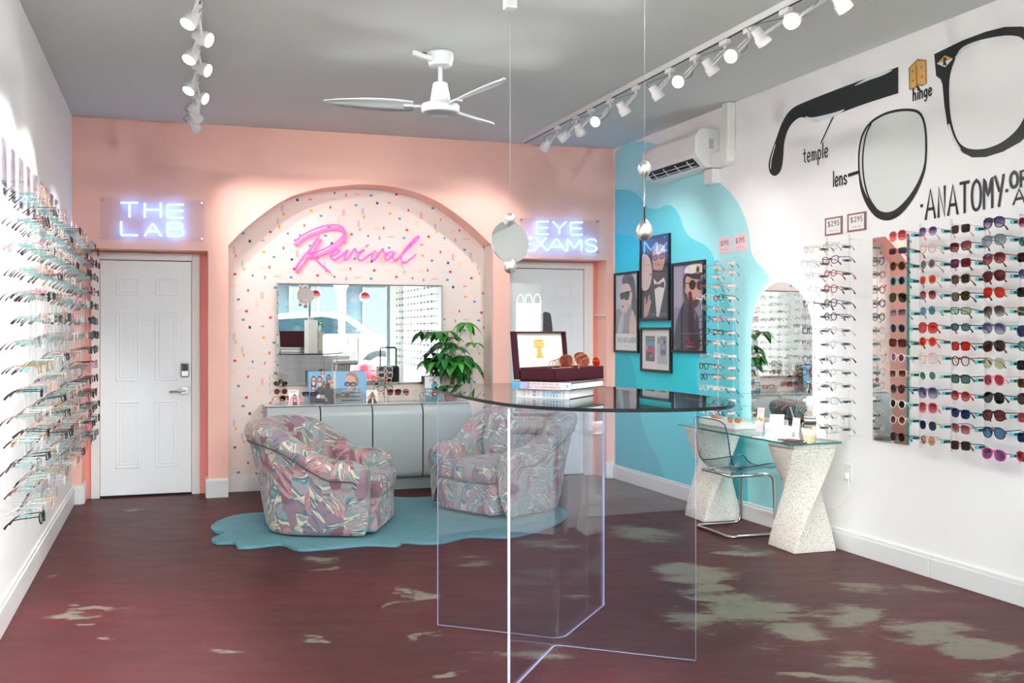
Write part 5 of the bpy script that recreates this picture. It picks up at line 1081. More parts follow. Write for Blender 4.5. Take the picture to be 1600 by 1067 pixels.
YA = [389.5, 412, 431.5, 454, 475, 494.5, 516, 536.7, 560.7, 580, 602, 626, 646, 666]; YB = [385, 406.7, 427, 451, 473.5, 494.5, 516, 536.7, 560.7, 581, 602, 626, 648.5, 669.5]
rack([1263, 1297], [YA, YB], hblk, 'beyond the $295 cards', 'eyeglasses on the rack under the $295 cards', [WF, WG])
TF = [('oval', 'gold'), ('round', 'silver'), ('oval', 'rose'), ('round', 'clear'), ('square', 'grey'), ('square', 'blue'), ('square', 'black'), ('oval', 'brown'), ('rect', 'silver'), ('panto', 'black'), ('panto', 'black'), ('oval', 'clear'), ('round', 'silver'), ('rect', 'clear')]
TG = [('round', 'silver'), ('oval', 'gold'), ('round', 'copper'), ('round', 'black'), ('round', 'gold'), ('round', 'pink'), ('oval', 'black'), ('round', 'clear'), ('rect', 'clear'), ('oval', 'grey'), ('round', 'gold'), ('oval', 'clear'), ('rect', 'silver'), ('oval', 'blue')]
YC = [417.5, 432.5, 447.5, 464, 480.5, 498, 518, 535, 555, 572, 588, 606, 624, 643]; YD = [411, 425, 446, 465.5, 483.5, 498.5, 519, 536, 555, 574, 590, 607, 624, 644]
rack([1099, 1122], [YC, YD], hpink, 'on the aqua wall', 'eyeglasses on the rack in front of the teal mural', [TF, TG])

# ---- the long display on the left wall
random.seed(21); RZ_L = rad(90); nl = 0
wall_n = Vector((1, 0, 0))
cols = 20
for c in range(cols):
    v = 8.95 - c * .205; sl = []; far = c < 5
    for r in range(14):
        z = 2.07 - r * .112 + (.0 if c < 12 else -.0) + random.uniform(-.006, .006)
        if c > 14: z -= .02
        u = U_LEFT + .21 + random.uniform(-.012, .012)
        if far and random.random() < .8: fc = random.choice(['black', 'black', 'brown', 'tortoise', 'burgundy', 'navy', 'grey']); lc = random.choice(['black', 'brown', 'grey', 'clear', 'redgrad', 'clear']); sh = random.choice(['square', 'wayfarer', 'aviator', 'big'])
        else: fc = random.choice(['gold', 'silver', 'rose', 'clear', 'clear', 'crystal', 'gold', 'silver', 'peach', 'copper', 'grey', 'pink', 'black']); lc = 'clear'; sh = random.choice(['round', 'oval', 'panto', 'square', 'rect', 'round'])
        nm = 'sunglasses' if lc != 'clear' else 'eyeglasses'
        eyewear(nm, (u, v, z), RZ_L + rad(random.uniform(-7, 7)), sh, fc, lc, '%s %s %s, %s down, %s column from the salmon wall, left display' % (CN[sh], fc, nm, ORD[r], ORD[c]), nm, 'frames on the left wall display', thick=(far and fc not in METAL) or (fc == 'black'), tilt=rad(random.uniform(-5, 5)), tip=random.choice(['black', 'brown', 'burgundy', None, 'black']))
        hd_ = hold(sh); sl.append((z + hd_[1], Vector((u - .075, v + hd_[0], 0)))); nl += 1
    rack_rod('clear rod of teal holders, %s column from the salmon wall, left display' % ORD[c], 'clear display rods on the left wall', Vector((U_LEFT + .135, v + .086, 0)), .55, 2.14, sl, hteal2, wall_n, Vector((-.135, 0, 0)))
# pink and blue price cards above it
for i in range(9):
    v = 7.55 - i * .29; b = MB(); t = thing('price_card', 'pale price card above the left display, %s from the salmon wall' % ORD[i], 'price card', (U_LEFT, v, 2.10), 0, 'cards above the left display')
    b.mm((U_LEFT + .03, v - .07, 2.12), (U_LEFT + .034, v + .07, 2.31), pi_('cardpink')); S = Art(b, Vector((U_LEFT + .0345, v - .07, 2.12)), (0, .14, 0), (0, 0, .19), (1, 0, 0)); S.rect(.1, .08, .9, .92, 'paper'); S.text('$495', .2, .5, .8, .7, 'text'); S.text('FRAME ONLY', .25, .3, .75, .35, 'grey'); b.build('card', PM, t, True, recalc=False)
    b = MB(); b.mm((U_LEFT, v - .075, 2.10), (U_LEFT + .04, v + .075, 2.118)); b.mm((U_LEFT + .035, v - .075, 2.10), (U_LEFT + .04, v + .075, 2.315)); b.build('card_holder', glass('card_holder', '#f0f4fb', .06), t, True)
# ================================================================ sunglasses and bags on the glass table
EZ = ZB + .052
def in_box(f, g, z): return Lc + ex * (f * (Nc - Lc).length) + ey * (g * (Rc - Nc).length) + Vector((0, 0, z))
BA = math.atan2(ey.x, -ey.y)
eyewear('sunglasses', in_box(.30, .86, .087), BA + rad(8), 'aviator', 'gold', 'pinkgrad', 'gold-framed sunglasses with pink lenses propped up in the burgundy box', 'sunglasses', None, tilt=rad(-4), roll=rad(10))
eyewear('sunglasses', in_box(.70, .95, .079), BA - rad(12), 'round', 'copper', 'orange', 'copper sunglasses with orange lenses at the end of the burgundy box', 'sunglasses', None, tilt=rad(-2), roll=rad(-6))
eyewear('sunglasses', in_box(.50, .74, .083), BA + rad(16), 'big', 'gold', 'coral', 'gold sunglasses with coral lenses half hidden by the box lid', 'sunglasses', None, tilt=rad(-5), roll=rad(4))
bagm = mat('white_paper', '#dad8d4', .7, var=.01); wirew = mat('clear_cord', '#dfe3e6', .25)
for i, (x, d, top, lab) in enumerate(((.136, 5.30, 458, 'white paper bag behind the burgundy box, the one in front'), (.137, 5.345, 460, 'white paper bag behind the burgundy box, the middle one'), (.138, 5.39, 461, 'white paper bag behind the burgundy box, the rearmost'))):
    c = C3(x - .05, d, TT); t = thing('paper_bag', lab, 'paper bag', tuple(c), rad(-YAW), 'white paper bags on the glass table'); h = .435; w = .13
    b = MB(); b.mm((-w / 2, -.018, 0), (w / 2, .018, h)); b.build('bag_body', bagm, t, bevel=.002)
    hx = (.044, .0, -.044)[i]; b = MB(); b.tube(smooth_poly([(hx - .018, -.01, h - .01), (hx - .017, -.01, h + .02), (hx - .006, -.01, h + .045), (hx + .008, -.01, h + .045), (hx + .017, -.01, h + .02), (hx + .018, -.01, h - .01)], 4, False), .0025, 6); b.build('cord_handle', wirew, t)
c = C3(.182, 5.26, TT); t = thing('eyewear_case', 'dark plum hard case standing upright behind the box lid beside the paper bags', 'case', tuple(c), rad(-YAW))
b = MB(); pr = smooth_poly([(-.02, 0, 0), (.012, 0, 0), (.024, 0, .06), (.028, 0, .26), (.020, 0, .36), (.010, 0, .385), (-.018, 0, .388), (-.022, 0, .34)], 3); b.prism(pr, (0, .05, 0)); b.build('case_shell', mat('plum_gloss', '#1c0a14', .35, spec=.3), t, bevel=.004)
b = MB(); b.tube([(.0295, .025, .24), (.036, .025, .22), (.036, .025, .1), (.028, .025, .08)], .003, 6); b.build('clasp', mat('plum_metal', '#5a4668', .3, .6), t)

# ================================================================ round mirrors hanging over the table
def hanging_mirror(c, diam, face, label, ceil_box):
    t = thing('hanging_mirror', label, 'hanging mirror', tuple(c)); R = Vector(face).normalized().to_track_quat('Z', 'Y').to_matrix(); r = diam / 2
    b = MB(); b.lathe([(0, -.003), (r, -.003), (r + .001, 0), (r, .003), (0, .003)], (0, 0, 0), 48, 0, R, smooth=False); b.build('mirror_disc', mir, t)
    S_ = MB(); N = Vector(face).normalized(); X = Vector((0, 0, 1)).cross(N).normalized(); Y = Vector((0, 0, 1)); vs, fs, _ = text_shape('pulp'); 
    for s, txt in ((1, 'pull in'),):
        vs, fs, _ = text_shape(txt); O = N * .0034 - X * r * .3 - Y * r * .62; S_.add([O + X * (x * r * 1.05) + Y * (y * r * .26) for x, y in vs], fs)
    S_.build('etched_lettering', mat('etched_white', '#f4f4f4', .6), t, recalc=False)
    for z, up in ((r + .006, 1), (-r - .012, -1)):
        k = r * .27; pf = [(0, -k * 1.2), (k * .35, -k * 1.0), (k * .75, -k * .45), (k * .92, k * .1), (k * .8, k * .7), (k * .4, k * 1.05), (0, k * 1.15)]
        if up < 0: pf = [(a * 1.25, -z_ * 1.25) for a, z_ in pf][::-1]
        b = MB(); b.lathe(pf, (0, 0, z), 20); b.build('steel_drop', mat('brushed_steel', '#d0ccc7', .38, 1.0), t)
    b = MB(); b.tube([(0, 0, r + .02), (0, 0, ceil_box - c.z)], .0007, 5); b.build('cord', mat('nylon_cord', '#b5b5b5', .4), t)
h1 = at_d(797, 378, 5.38); hanging_mirror(h1, .222, -FW + RT * .55 + UP * .13, 'round mirror hanging over the glass table, its face towards the room', 3.12)
h2 = at_d(1007, 311, 4.08); hanging_mirror(h2, .222, RT - FW * .1294, 'round mirror hanging edge-on in front of the air conditioner', CEIL - .001)
t = tag(MB().mm((h1.x - .03, h1.y - .03, 3.12), (h1.x + .03, h1.y + .03, CEIL)).build('ceiling_box', lampw, world=True, bevel=.003), 'small white box on the ceiling holding the cord of the round mirror', 'ceiling box')

# ================================================================ on the console
def on_console(px, v): q = on_v(px, 600, v); return Vector((q.x, v, ZC))
clr = glass('clear_acrylic', '#f2f7f8', .07, haze=.03)
def stand(name, label, px, v, h, n_arm):
    c = on_console(px, v); t = thing(name, label, 'display stand', tuple(c)); b = MB(); b.mm((-.05, -.03, 0), (.05, .03, .006)); b.mm((-.004, .0, .006), (.004, .008, h)); b.build('stand_body', clr, t)
    b = MB()
    for k in range(n_arm): z = .05 + (h - .06) * k / max(1, n_arm - 1); b.box((0, -.002, z), (.03, .03, .005))
    b.build('nose_rest', clr, t); return c
c = stand('eyewear_stand', 'clear stand of dark sunglasses at the left end of the console', 438, 9.20, .27, 4)
for k, (sh, fc, lc, dz, lab) in enumerate((('oval', 'gold', 'clear', .25, 'thin gold eyeglasses topmost on the clear console stand'), ('oval', 'gold', 'green', .19, 'green-lensed oval sunglasses second down on the console stand'), ('round', 'copper', 'red', .12, 'red-lensed round sunglasses third down on the console stand'), ('panto', 'tortoise', 'brown', .06, 'tortoise sunglasses lowest on the console stand, set askew'))):
    eyewear('sunglasses' if lc != 'clear' else 'eyeglasses', c + Vector((.0 + (.05 if k == 3 else 0), -.035, dz)), rad(12 if k < 3 else 25), sh, fc, lc, lab, 'sunglasses' if lc != 'clear' else 'eyeglasses', 'eyewear on the console')
c = stand('eyewear_stand', 'clear stand of pale frames on the console under the mirror', 601, 9.22, .31, 4)
for k, (sh, fc, lc, dz, lab) in enumerate((('big', 'crystal', 'clear', .30, 'white crystal eyeglasses topmost on the middle console stand'), ('big', 'clear', 'clear', .25, 'clear oversized eyeglasses second down on the middle console stand'), ('round', 'peach', 'peach', .205, 'peach round eyeglasses third down on the middle console stand'), ('aviator', 'green', 'clear', .13, 'dark green eyeglasses lowest on the middle console stand'))):
    eyewear('eyeglasses', c + Vector((0, -.035, dz)), rad(6), sh, fc, lc, lab, 'eyeglasses', 'eyewear on the console')
# photo book
def leaning(name, label, cat, px0, px1, ytop, v, art, lean=.10, thick=.004, ybot=634, group=None, back=None):
    a = on_v(px0, 600, v); c = on_v(px1, 600, v); zt = on_v((px0 + px1) / 2, ytop, v + lean * .2).z; h = zt - ZC
    t = thing(name, label, cat, ((a.x + c.x) / 2, v, ZC), 0, group); w = c.x - a.x; Y = Vector((0, lean * h, h)); N = Vector((0, -1, lean)).normalized()
    b = MB(); O = Vector((-w / 2, 0, 0)); X = Vector((w, 0, 0)); b.prism([O, O + X, O + X + Y, O + Y], -N * thick, pi_('paper')); S = Art(b, O, X, Y, N); art(S); b.build('printed_sheet', PM, t, recalc=False)
    b = MB(); b.prism([Vector((-.01, .004 + thick, 0)), Vector((.01, .004 + thick, 0)), Vector((.01, .05 + lean * h, 0)), Vector((-.01, .05 + lean * h, 0))], (0, 0, .003)); b.prism([Vector((-.01, .05 + lean * h, 0)), Vector((.01, .05 + lean * h, 0)), Vector((.01, .05 + lean * h, .003)), Vector((-.01, lean * h * .6 + .006, h * .6))], (0, .003, 0)); b.build('easel_back', clr, t)
    return t
def face(S, x, y, r, hair, skin='skin', sh='text', long_=True):
    if long_: S.ell(x, y - r * .25, r * .95, r * 1.9, hair)
    else: S.ell(x, y + r * .35, r * .85, r * 1.25, hair)
    S.ell(x, y, r * .68, r * 1.25, skin); S.ell(x - r * .28, y + r * .15, r * .22, r * .2, sh); S.ell(x + r * .28, y + r * .15, r * .22, r * .2, sh); S.ell(x, y - r * .55, r * .26, r * .12, 'white')
def art_group(S):
    S.rect(0, 0, 1, 1, 'sky'); S.rect(0, .0, .06, 1, 'skyd')
    S.poly([(.08, 0), (.1, .35), (.2, .45), (.36, .38), (.4, 0)], 'hairb', 3); S.poly([(.62, 0), (.62, .5), (.78, .62), (.95, .5), (.98, .0)], 'brown', 3); S.poly([(.6, .1), (.66, .4), (.72, .1)], 'red', 0)
    face(S, .56, .90, .09, 'hairb', long_=False); face(S, .78, .74, .10, 'hairb', 'skind'); face(S, .22, .68, .11, 'black'); face(S, .90, .62, .09, 'tweed'); face(S, .20, .40, .10, 'hairb'); face(S, .60, .55, .08, 'black', 'skind')
    S.poly([(.28, 0), (.32, .4), (.42, .52), (.6, .5), (.78, .36), (.86, .12), (.84, 0)], 'dgrey', 3); face(S, .44, .66, .12, 'hairb', long_=False); S.poly([(.34, .2), (.42, .26), (.6, .24), (.74, .1), (.66, .06), (.5, .16)], 'skin', 3); S.rect(.32, .16, .44, .28, 'white')
    S.rect(.955, 0, 1, 1, 'cream')
def art_man(S):
    S.rect(0, 0, 1, 1, 'sky'); S.poly([(.05, 0), (.12, .3), (.3, .42), (.6, .42), (.8, .3), (.9, 0)], 'lgrey', 3)
    for k in range(3): S.rect(.2, .05 + k * .12, .78, .10 + k * .12, 'dgrey')
    S.ell(.55, .68, .19, .27, 'brown'); S.ell(.64, .6, .06, .14, 'skin'); S.ell(.50, .66, .17, .26, 'skin'); S.poly([(.34, .84), (.44, .96), (.62, .95), (.72, .82), (.70, .6), (.66, .7), (.6, .84), (.48, .9)], 'tweed', 3); S.poly([(.34, .84), (.42, .93), (.6, .94), (.7, .84), (.72, .62), (.66, .66), (.62, .8), (.48, .87)], 'skind', 3)
    S.ell(.39, .59, .10, .075, 'lens'); S.ell(.57, .58, .11, .08, 'lens'); S.ell(.39, .58, .06, .045, 'mauve'); S.ell(.57, .57, .07, .05, 'mauve'); S.ell(.46, .42, .07, .025, 'white'); S.rect(0, 0, .02, 1, 'cream')
leaning('photo_print', 'group portrait of seven people on blue, left page of the open photo book', 'photo print', 481, 523.5, 580, 9.27, art_group); leaning('photo_print', 'portrait of a balding man in big glasses, beside the group portrait', 'photo print', 524, 573.5, 580, 9.275, art_man)
def art_pinkcard(S):
    S.rect(0, 0, 1, 1, 'paper'); S.poly([(.1, 0), (.1, .4), (.4, .62), (.8, .6), (1, .4), (1, 0)], 'pink', 3); S.text('Eyewear', .15, .82, .8, .92, 'text'); face(S, .6, .4, .2, 'hairb'); S.rect(.4, 0, .85, .18, 'dgrey')
leaning('postcard', 'white postcard with a pink photo at the left end of the console', 'postcard', 451, 467, 609, 9.14, art_pinkcard, group='postcards on the console')
def art_wom(S):
    S.rect(0, 0, 1, 1, 'paper'); S.ell(.5, .42, .42, .28, 'skin'); S.text('Eyes of', .3, .86, .7, .92, 'grey'); S.text('the year', .3, .78, .7, .84, 'grey'); S.poly([(.12, 0), (.18, .25), (.4, .38), (.7, .36), (.88, .2), (.92, 0)], 'hairb', 3); face(S, .55, .5, .2, 'black', 'skind'); S.poly([(.48, 0), (.5, .3), (.62, .3), (.6, 0)], 'cream')
leaning('postcard', 'white postcard of a woman with long dark hair, middle of the console', 'postcard', 572.5, 590, 609, 9.13, art_wom, group='postcards on the console')
def art_sport(S):
    S.rect(0, 0, 1, 1, 'paper'); S.rect(.0, 0, 1, .52, 'teal'); S.rect(.08, .2, .45, .45, 'white'); S.text('27', .12, .22, .42, .42, 'navy'); face(S, .66, .42, .24, 'brown', 'skind', long_=False); S.ell(.66, .62, .24, .1, 'skyd'); S.text('Case', .3, .8, .66, .9, 'text')
t = thing('display_block', 'white acrylic block carrying the sports postcard near the potted plant', 'display block', tuple(on_console(674, 9.16))); b = MB(); b.mm((-.10, -.04, 0), (.08, .05, .055)); b.build('block_body', clr, t, bevel=.003)
t = leaning('postcard', 'postcard of a ball player numbered 27, raised beside the potted plant', 'postcard', 664.5, 688, 588, 9.28, art_sport, group='postcards on the console')
eyewear('eyeglasses', on_console(673, 9.12) + Vector((0, -.0, .075)), rad(4), 'rect', 'tortoise', 'clear', 'tortoise eyeglasses on the white block beside the plant pot', 'eyeglasses', 'eyewear on the console')
c = on_console(536, 9.13); t = thing('acrylic_box', 'clear acrylic box on the console in front of the portrait', 'box', tuple(c)); b = MB()
for lo, hi in (((-.17, -.03, 0), (.17, .05, .003)), ((-.17, -.03, .003), (.17, -.027, .14)), ((-.17, .047, .003), (.17, .05, .14)), ((-.17, -.027, .003), (-.167, .047, .14)), ((.167, -.027, .003), (.17, .047, .14))): b.mm(lo, hi)
b.build('box_walls', clr, t)
eyewear('sunglasses', c + Vector((0, .0, .075)), rad(5), 'square', 'peach', 'peach', 'square peach sunglasses with amber lenses inside the clear acrylic box', 'sunglasses', 'eyewear on the console')
c = on_console(484, 9.10); t = thing('display_block', 'small clear block on the console below the group portrait', 'display block', tuple(c)); b = MB(); b.mm((-.045, -.03, 0), (.045, .03, .08)); b.build('block_body', clr, t, bevel=.003)
eyewear('sunglasses', c + Vector((.0, -.03, .10)), rad(6), 'rect', 'navy', 'purple', 'navy sunglasses with purple lenses lying on the small clear block', 'sunglasses', 'eyewear on the console')
c = on_console(628, 9.17); t = thing('display_tray', 'clear raised tray of pink sunglasses to the right of the middle stand', 'tray', tuple(c)); b = MB(); b.mm((-.14, -.02, .07), (.14, .03, .075)); b.mm((-.13, -.01, 0), (-.125, .02, .07)); b.mm((.125, -.01, 0), (.13, .02, .07)); b.build('tray_body', clr, t)
for k in range(3): eyewear('sunglasses' if k < 2 else 'eyeglasses', c + Vector((-.075 + .075 * k, -.01, .095)), rad(20 - 10 * k), 'aviator' if k < 2 else 'rect', 'rose' if k < 2 else 'crystal', 'redgrad' if k < 2 else 'clear', ('red-tinted rose sunglasses at the left of the clear tray', 'red-tinted rose sunglasses at the middle of the clear tray', 'crystal narrow eyeglasses at the right of the clear tray')[k], 'sunglasses' if k < 2 else 'eyeglasses', 'eyewear on the console')

# ================================================================ money tree
random.seed(5); c = on_console(704, 9.20); leafm = mat('leaf_green', '#23702c', .4, var=.35, scale=14, coat=.2); lf2 = mat('leaf_young', '#3f9a35', .4, var=.2, scale=14)
t = thing('potted_money_tree', 'braided-trunk money tree with palm-shaped leaves in a brown pot on the console', 'potted plant', tuple(c))
b = MB(); b.lathe([(.048, 0), (.056, .01), (.066, .10), (.074, .102), (.075, .115), (.067, .115), (.064, .10), (.0, .098)], (0, 0, 0), 24); b.build('pot', mat('brown_terracotta', '#8a4d3c', .7, var=.1), t)
b = MB()
for k in range(3):
    P = [];
    for i in range(17): f = i / 16; a = k * 2.094 + f * 9; rr = .016 * (1 - f * .5); P.append((rr * math.cos(a) + .012 + f * .01, rr * math.sin(a), .09 + .24 * f))
    b.tube(P, [.011 - .004 * i / 16 for i in range(17)], 7)
b.build('braided_trunk', mat('bark_brown', '#6a4632', .85, var=.3, bump=.4, scale=40), t)
top = Vector((.022, 0, .33)); fb = MB(); sb_ = MB()
def palm(px, py, dv, L, nl_, droop, m):
    q = on_v(px, py, c.y + dv) - c; sb_.tube(smooth_poly([top + Vector((random.uniform(-.01, .01), random.uniform(-.01, .01), random.uniform(-.05, .05))), (top + q) / 2 + Vector((0, 0, .04)), q], 4, False), .0028, 5)
    a0 = random.uniform(0, 6.28)
    for i in range(nl_):
        a = a0 + 2 * PI * i / nl_; d = Vector((math.cos(a), math.sin(a) * .8, random.uniform(-.1, .15))); l = L * random.uniform(.8, 1.1); w = l * .235; rows = []; sd = Vector((-math.sin(a), math.cos(a), 0))
        for j in range(8):
            f = j / 7; p = q + d * l * f + Vector((0, 0, -droop * l * f * f)); ww = w * math.sin(PI * min(.98, (f * .92 + .06)) ** 1.15); rows.append([p - sd * ww + Vector((0, 0, ww * .35)), p, p + sd * ww + Vector((0, 0, ww * .35))])
        fb.grid(rows, m); fb.grid([[x + Vector((0, 0, -.0008)) for x in r_] for r_ in rows], m)
for (px, py, dv, L, n_, dr, m) in ((727, 505, -.02, .15, 6, .75, 1), (682, 519, -.06, .16, 6, .6, 0), (698, 518, .05, .14, 5, .7, 1), (711, 543, -.10, .16, 7, .5, 0), (741, 536, .0, .10, 6, .4, 1), (722, 556, .06, .16, 7, .8, 0), (690, 553, -.03, .13, 6, .6, 0), (681, 566, .0, .12, 6, .8, 1), (703, 570, -.08, .14, 7, .9, 0), (733, 566, -.05, .15, 6, 1.0, 0), (716, 580, .04, .12, 6, 1.0, 0), (692, 582, .06, .10, 5, .9, 0), (711, 560, .1, .14, 7, .7, 0), (700, 535, .1, .13, 6, .5, 0), (725, 585, -.06, .11, 6, 1.1, 0), (696, 562, -.1, .13, 7, .7, 0), (718, 566, -.12, .14, 7, .8, 1), (708, 527, -.02, .12, 6, .5, 0)): palm(px, py, dv, L, n_, dr, m)
sb_.build('leaf_stalks', lf2, t); fb.build('foliage', [leafm, lf2], t, recalc=False)

# ================================================================ on the glass desk
ZD = HT + .013
def dk(px, py): return on_z(px, py, ZD)
c = dk(1266, 690); t = thing('spray_bottle', 'clear bottle of amber lens cleaner with a white pump top on the glass desk', 'bottle', tuple(c))
b = MB(); b.lathe([(.0, 0), (.036, 0), (.039, .006), (.039, .17), (.034, .19), (.016, .20), (.016, .205)], (0, 0, 0), 28); b.build('bottle_body', glass('amber_liquid', '#f3dcb8', .06, haze=.35), t)
b = MB(); b.lathe([(.0395, .10), (.0395, .165)], (0, 0, 0), 28); b.lathe([(.0397, .112), (.0397, .135)], (0, 0, 0), 28, 1); b.lathe([(.0397, .148), (.0397, .158)], (0, 0, 0), 28, 2); b.build('label_wrap', [mat('label_cream', '#efd9c0', .5), mat('print_dgrey'), mat('print_skyd')], t, recalc=False)
b = MB(); b.lathe([(.018, .20), (.02, .202), (.02, .225), (.028, .23), (.030, .25), (.026, .285), (.012, .295), (0, .296)], (0, 0, 0), 24); b.mm((-.05, -.008, .262), (-.01, .008, .278)); b.build('pump_top', mat('white_plastic', '#f2f0ee', .35), t)
def card(name, label, cat, p, w, h, rz, lean, m, art=None, grp=None):
    t = thing(name, label, cat, tuple(p), rz, grp); b = MB(); Y = Vector((0, lean * h, h)); N = Vector((0, -1, lean)).normalized(); O = Vector((-w / 2, 0, 0)); X = Vector((w, 0, 0)); b.prism([O, O + X, O + X + Y, O + Y], -N * .003, pi_(m))
    if art: art(Art(b, O, X, Y, N))
    b.build('printed_card', PM, t, recalc=False); b = MB(); b.prism([Vector((-w * .3, lean * h + .004, h - .004)), Vector((w * .3, lean * h + .004, h - .004)), Vector((w * .3, lean * h + .05, 0.001)), Vector((-w * .3, lean * h + .05, .001))], (0, .002, 0)); b.build('back_strut', bagm, t); return t
card('leaflet', 'blank white sheet standing tilted on the glass desk', 'leaflet', dk(1213, 684), .095, .155, rad(-40), .25, 'white')
def ap_(S): S.rect(0, 0, 1, 1, 'cardpink'); S.rect(.1, .32, .9, .66, 'peachp' if 'peachp' in PN else 'cream'); S.ell(.35, .55, .2, .07, 'gold'); S.ell(.7, .5, .2, .07, 'gold'); S.text('Eye care', .2, .8, .8, .88, 'text')
card('leaflet', 'pink leaflet with orange lenses standing on the glass desk', 'leaflet', dk(1186, 675), .05, .17, rad(-50), .3, 'cardpink', ap_)
def al_(S): S.rect(0, 0, 1, 1, 'paper'); S.rect(.1, .3, .5, .34, 'red'); S.rect(.1, .2, .5, .24, 'navy'); S.text('EXAM', .15, .7, .7, .78, 'grey')
card('leaflet', 'folded white leaflet with red stripes beside the amber bottle', 'leaflet', dk(1241, 689), .06, .15, rad(-75), .15, 'paper', al_)
for i, (px, py, m, rz, lab) in enumerate(((1196, 684, 'paper', 20, 'flat white booklet on the glass desk under the tilted sheet'), (1240, 692, 'dgrey', 35, 'dark flat booklet on the desk corner, lower one'), (1236, 690, 'brown', 12, 'brown flat booklet on the desk corner, upper one'))):
    c = dk(px, py); c.z += .0065 if i == 2 else 0; b = MB(); b.box((0, 0, .003), (.10, .14, .006)); o = b.build('booklet', PC[m], loc=c); o.rotation_euler.z = rad(rz); tag(o, lab, 'booklet', 'booklets on the glass desk')
c = dk(1120, 666) ; t = thing('display_riser', 'long white riser box on the teal end of the glass desk', 'display riser', (3.98, 6.80, ZD)); b = MB(); b.mm((-.09, -.26, 0), (.09, .26, .055)); b.build('riser_body', mat('riser_white', '#e9e5dc', .5), t, bevel=.003)
b = MB(); b.cyl((3.93, 6.93, ZD + .068), (3.93, 6.80, ZD + .068), .012); o = b.build('wooden_handle', mat('tan_wood', '#b98468', .6, var=.1), world=True); tag(o, 'tan wooden rod lying on the white riser', 'wooden rod')
c = Vector((3.86, 6.48, ZD)); t = thing('eyewear_stand', 'clear T-shaped stand of fine frames on the glass desk by the mirror', 'display stand', tuple(c)); b = MB(); b.lathe([(0, 0), (.05, 0), (.05, .005), (0, .006)], (0, 0, 0), 24); b.tube([(0, 0, .005), (0, 0, .27)], .005, 8); b.build('stand_pole', clearrod, t)
for k, z in enumerate((.26, .17, .075)): eyewear('eyeglasses', c + Vector((-.01, 0, z)), RZ_R + rad(14), ('oval', 'rect', 'oval')[k], ('silver', 'gold', 'rose')[k], ('clear', 'clear', 'peach')[k], ('silver oval eyeglasses at the top of the desk stand', 'gold narrow eyeglasses at the middle of the desk stand', 'rose-lensed oval eyeglasses at the bottom of the desk stand')[k], 'eyeglasses', 'eyeglasses on the desk stand')
q = on_right(1326, 738); t = thing('wall_outlet', 'white wall outlet with a plug low on the white wall beside the desk', 'outlet', tuple(q)); s_ = (q - RA).dot(R_DIR)
b = MB(); b.prism([RP(s_ - .035, 0, q.z - .055), RP(s_ + .035, 0, q.z - .055), RP(s_ + .035, .006, q.z - .055), RP(s_ - .035, .006, q.z - .055)], (0, 0, .11)); b.build('cover_plate', trimw, t, True, bevel=.002)
b = MB(); b.prism([RP(s_ - .015, .006, q.z - .04), RP(s_ + .015, .006, q.z - .04), RP(s_ + .015, .035, q.z - .04), RP(s_ - .015, .035, q.z - .04)], (0, 0, .035)); b.build('plug', mat('white_plastic'), t, True, bevel=.004)
P = [on_right(x, y, o_) for x, y, o_ in ((1325, 743, .04), (1326, 765, .05), (1318, 785, .03), (1304, 794, .02), (1296, 792, .02))]; b = MB(); b.tube(smooth_poly(P, 5, False), .003, 6); o = b.build('power_cord', mat('white_plastic'), world=True); tag(o, 'thin white power cord looping from the outlet towards the pedestal', 'power cord')
b = MB(); a = on_v(925, 492, V_BACK + .03); b.mm((3.985, V_BACK + .02, a.z - .008), (4.03, V_BACK + .20, a.z + .006)); o = b.build('door_catch', trimw, world=True); tag(o, 'small white bar on the salmon reveal beside the exam room door', 'door catch')

# ================================================================ behind the camera: what the mirrors show
def M3(px, py, v): return in_mirror(px, py, v)
cw = mat('counter_cream', '#d9d3c6', .6, var=.04, scale=4)
t = thing('reception_counter', 'pale reception counter seen in the console mirror', 'counter', (2.2, .55, 0)); b = MB(); b.mm((-.75, -.25, 0), (.33, .3, 1.36)); b.mm((-.77, -.27, 1.36), (.35, .32, 1.40)); b.build('counter_body', cw, t, bevel=.005)
b = MB(); b.mm((.36, .0, 0), (.8, .3, 1.0)); b.build('side_cabinet', cw, t, bevel=.005)
p = M3(495, 519, .55); p.z = 1.401; t = thing('potted_plant', 'small trailing plant in a white pot on the reception counter, in the mirror', 'potted plant', tuple(p)); b = MB(); b.lathe([(.05, 0), (.07, .03), (.075, .13), (.068, .13), (.0, .12)], (0, 0, 0), 20); b.build('pot', bagm, t)
b = MB(); random.seed(3)
for i in range(46):
    a = random.uniform(0, 6.28); r_ = random.uniform(.02, .13); z = .17 + random.uniform(-.12, .05) * (1 if r_ > .06 else .2); b.ball((r_ * math.cos(a), r_ * math.sin(a), z), .022, 6, 0, (1, 1, .35), Matrix.Rotation(random.uniform(-1, 1), 3, 'X'))
b.build('foliage', lf2, t)
p = M3(540, 563, 1.1); t = thing('bar_stool', 'white cane-backed chrome bar stool seen in the console mirror', 'stool', (p.x, 1.1, 0)); zs = .90
b = MB(); b.mm((-.2, -.2, zs - .03), (.2, .2, zs + .03)); b.build('seat', bagm, t, bevel=.025, seg=3)
b = MB(); b.mm((.17, -.2, zs + .15), (.19, .2, zs + .42)); b.build('backrest', mat('cane_cream', '#dccbb4', .7, var=.2, scale=60), t, bevel=.006)
for s in (-1, 1): b = MB(); b.tube(fil([(.18, .2 * s, zs + .4), (.18, .2 * s, zs - .04), (-.2, .2 * s, zs - .04), (-.2, .2 * s, .02), (.2, .2 * s, .02)], .04), .012, 8); b.build('side_frame', chrome, t)
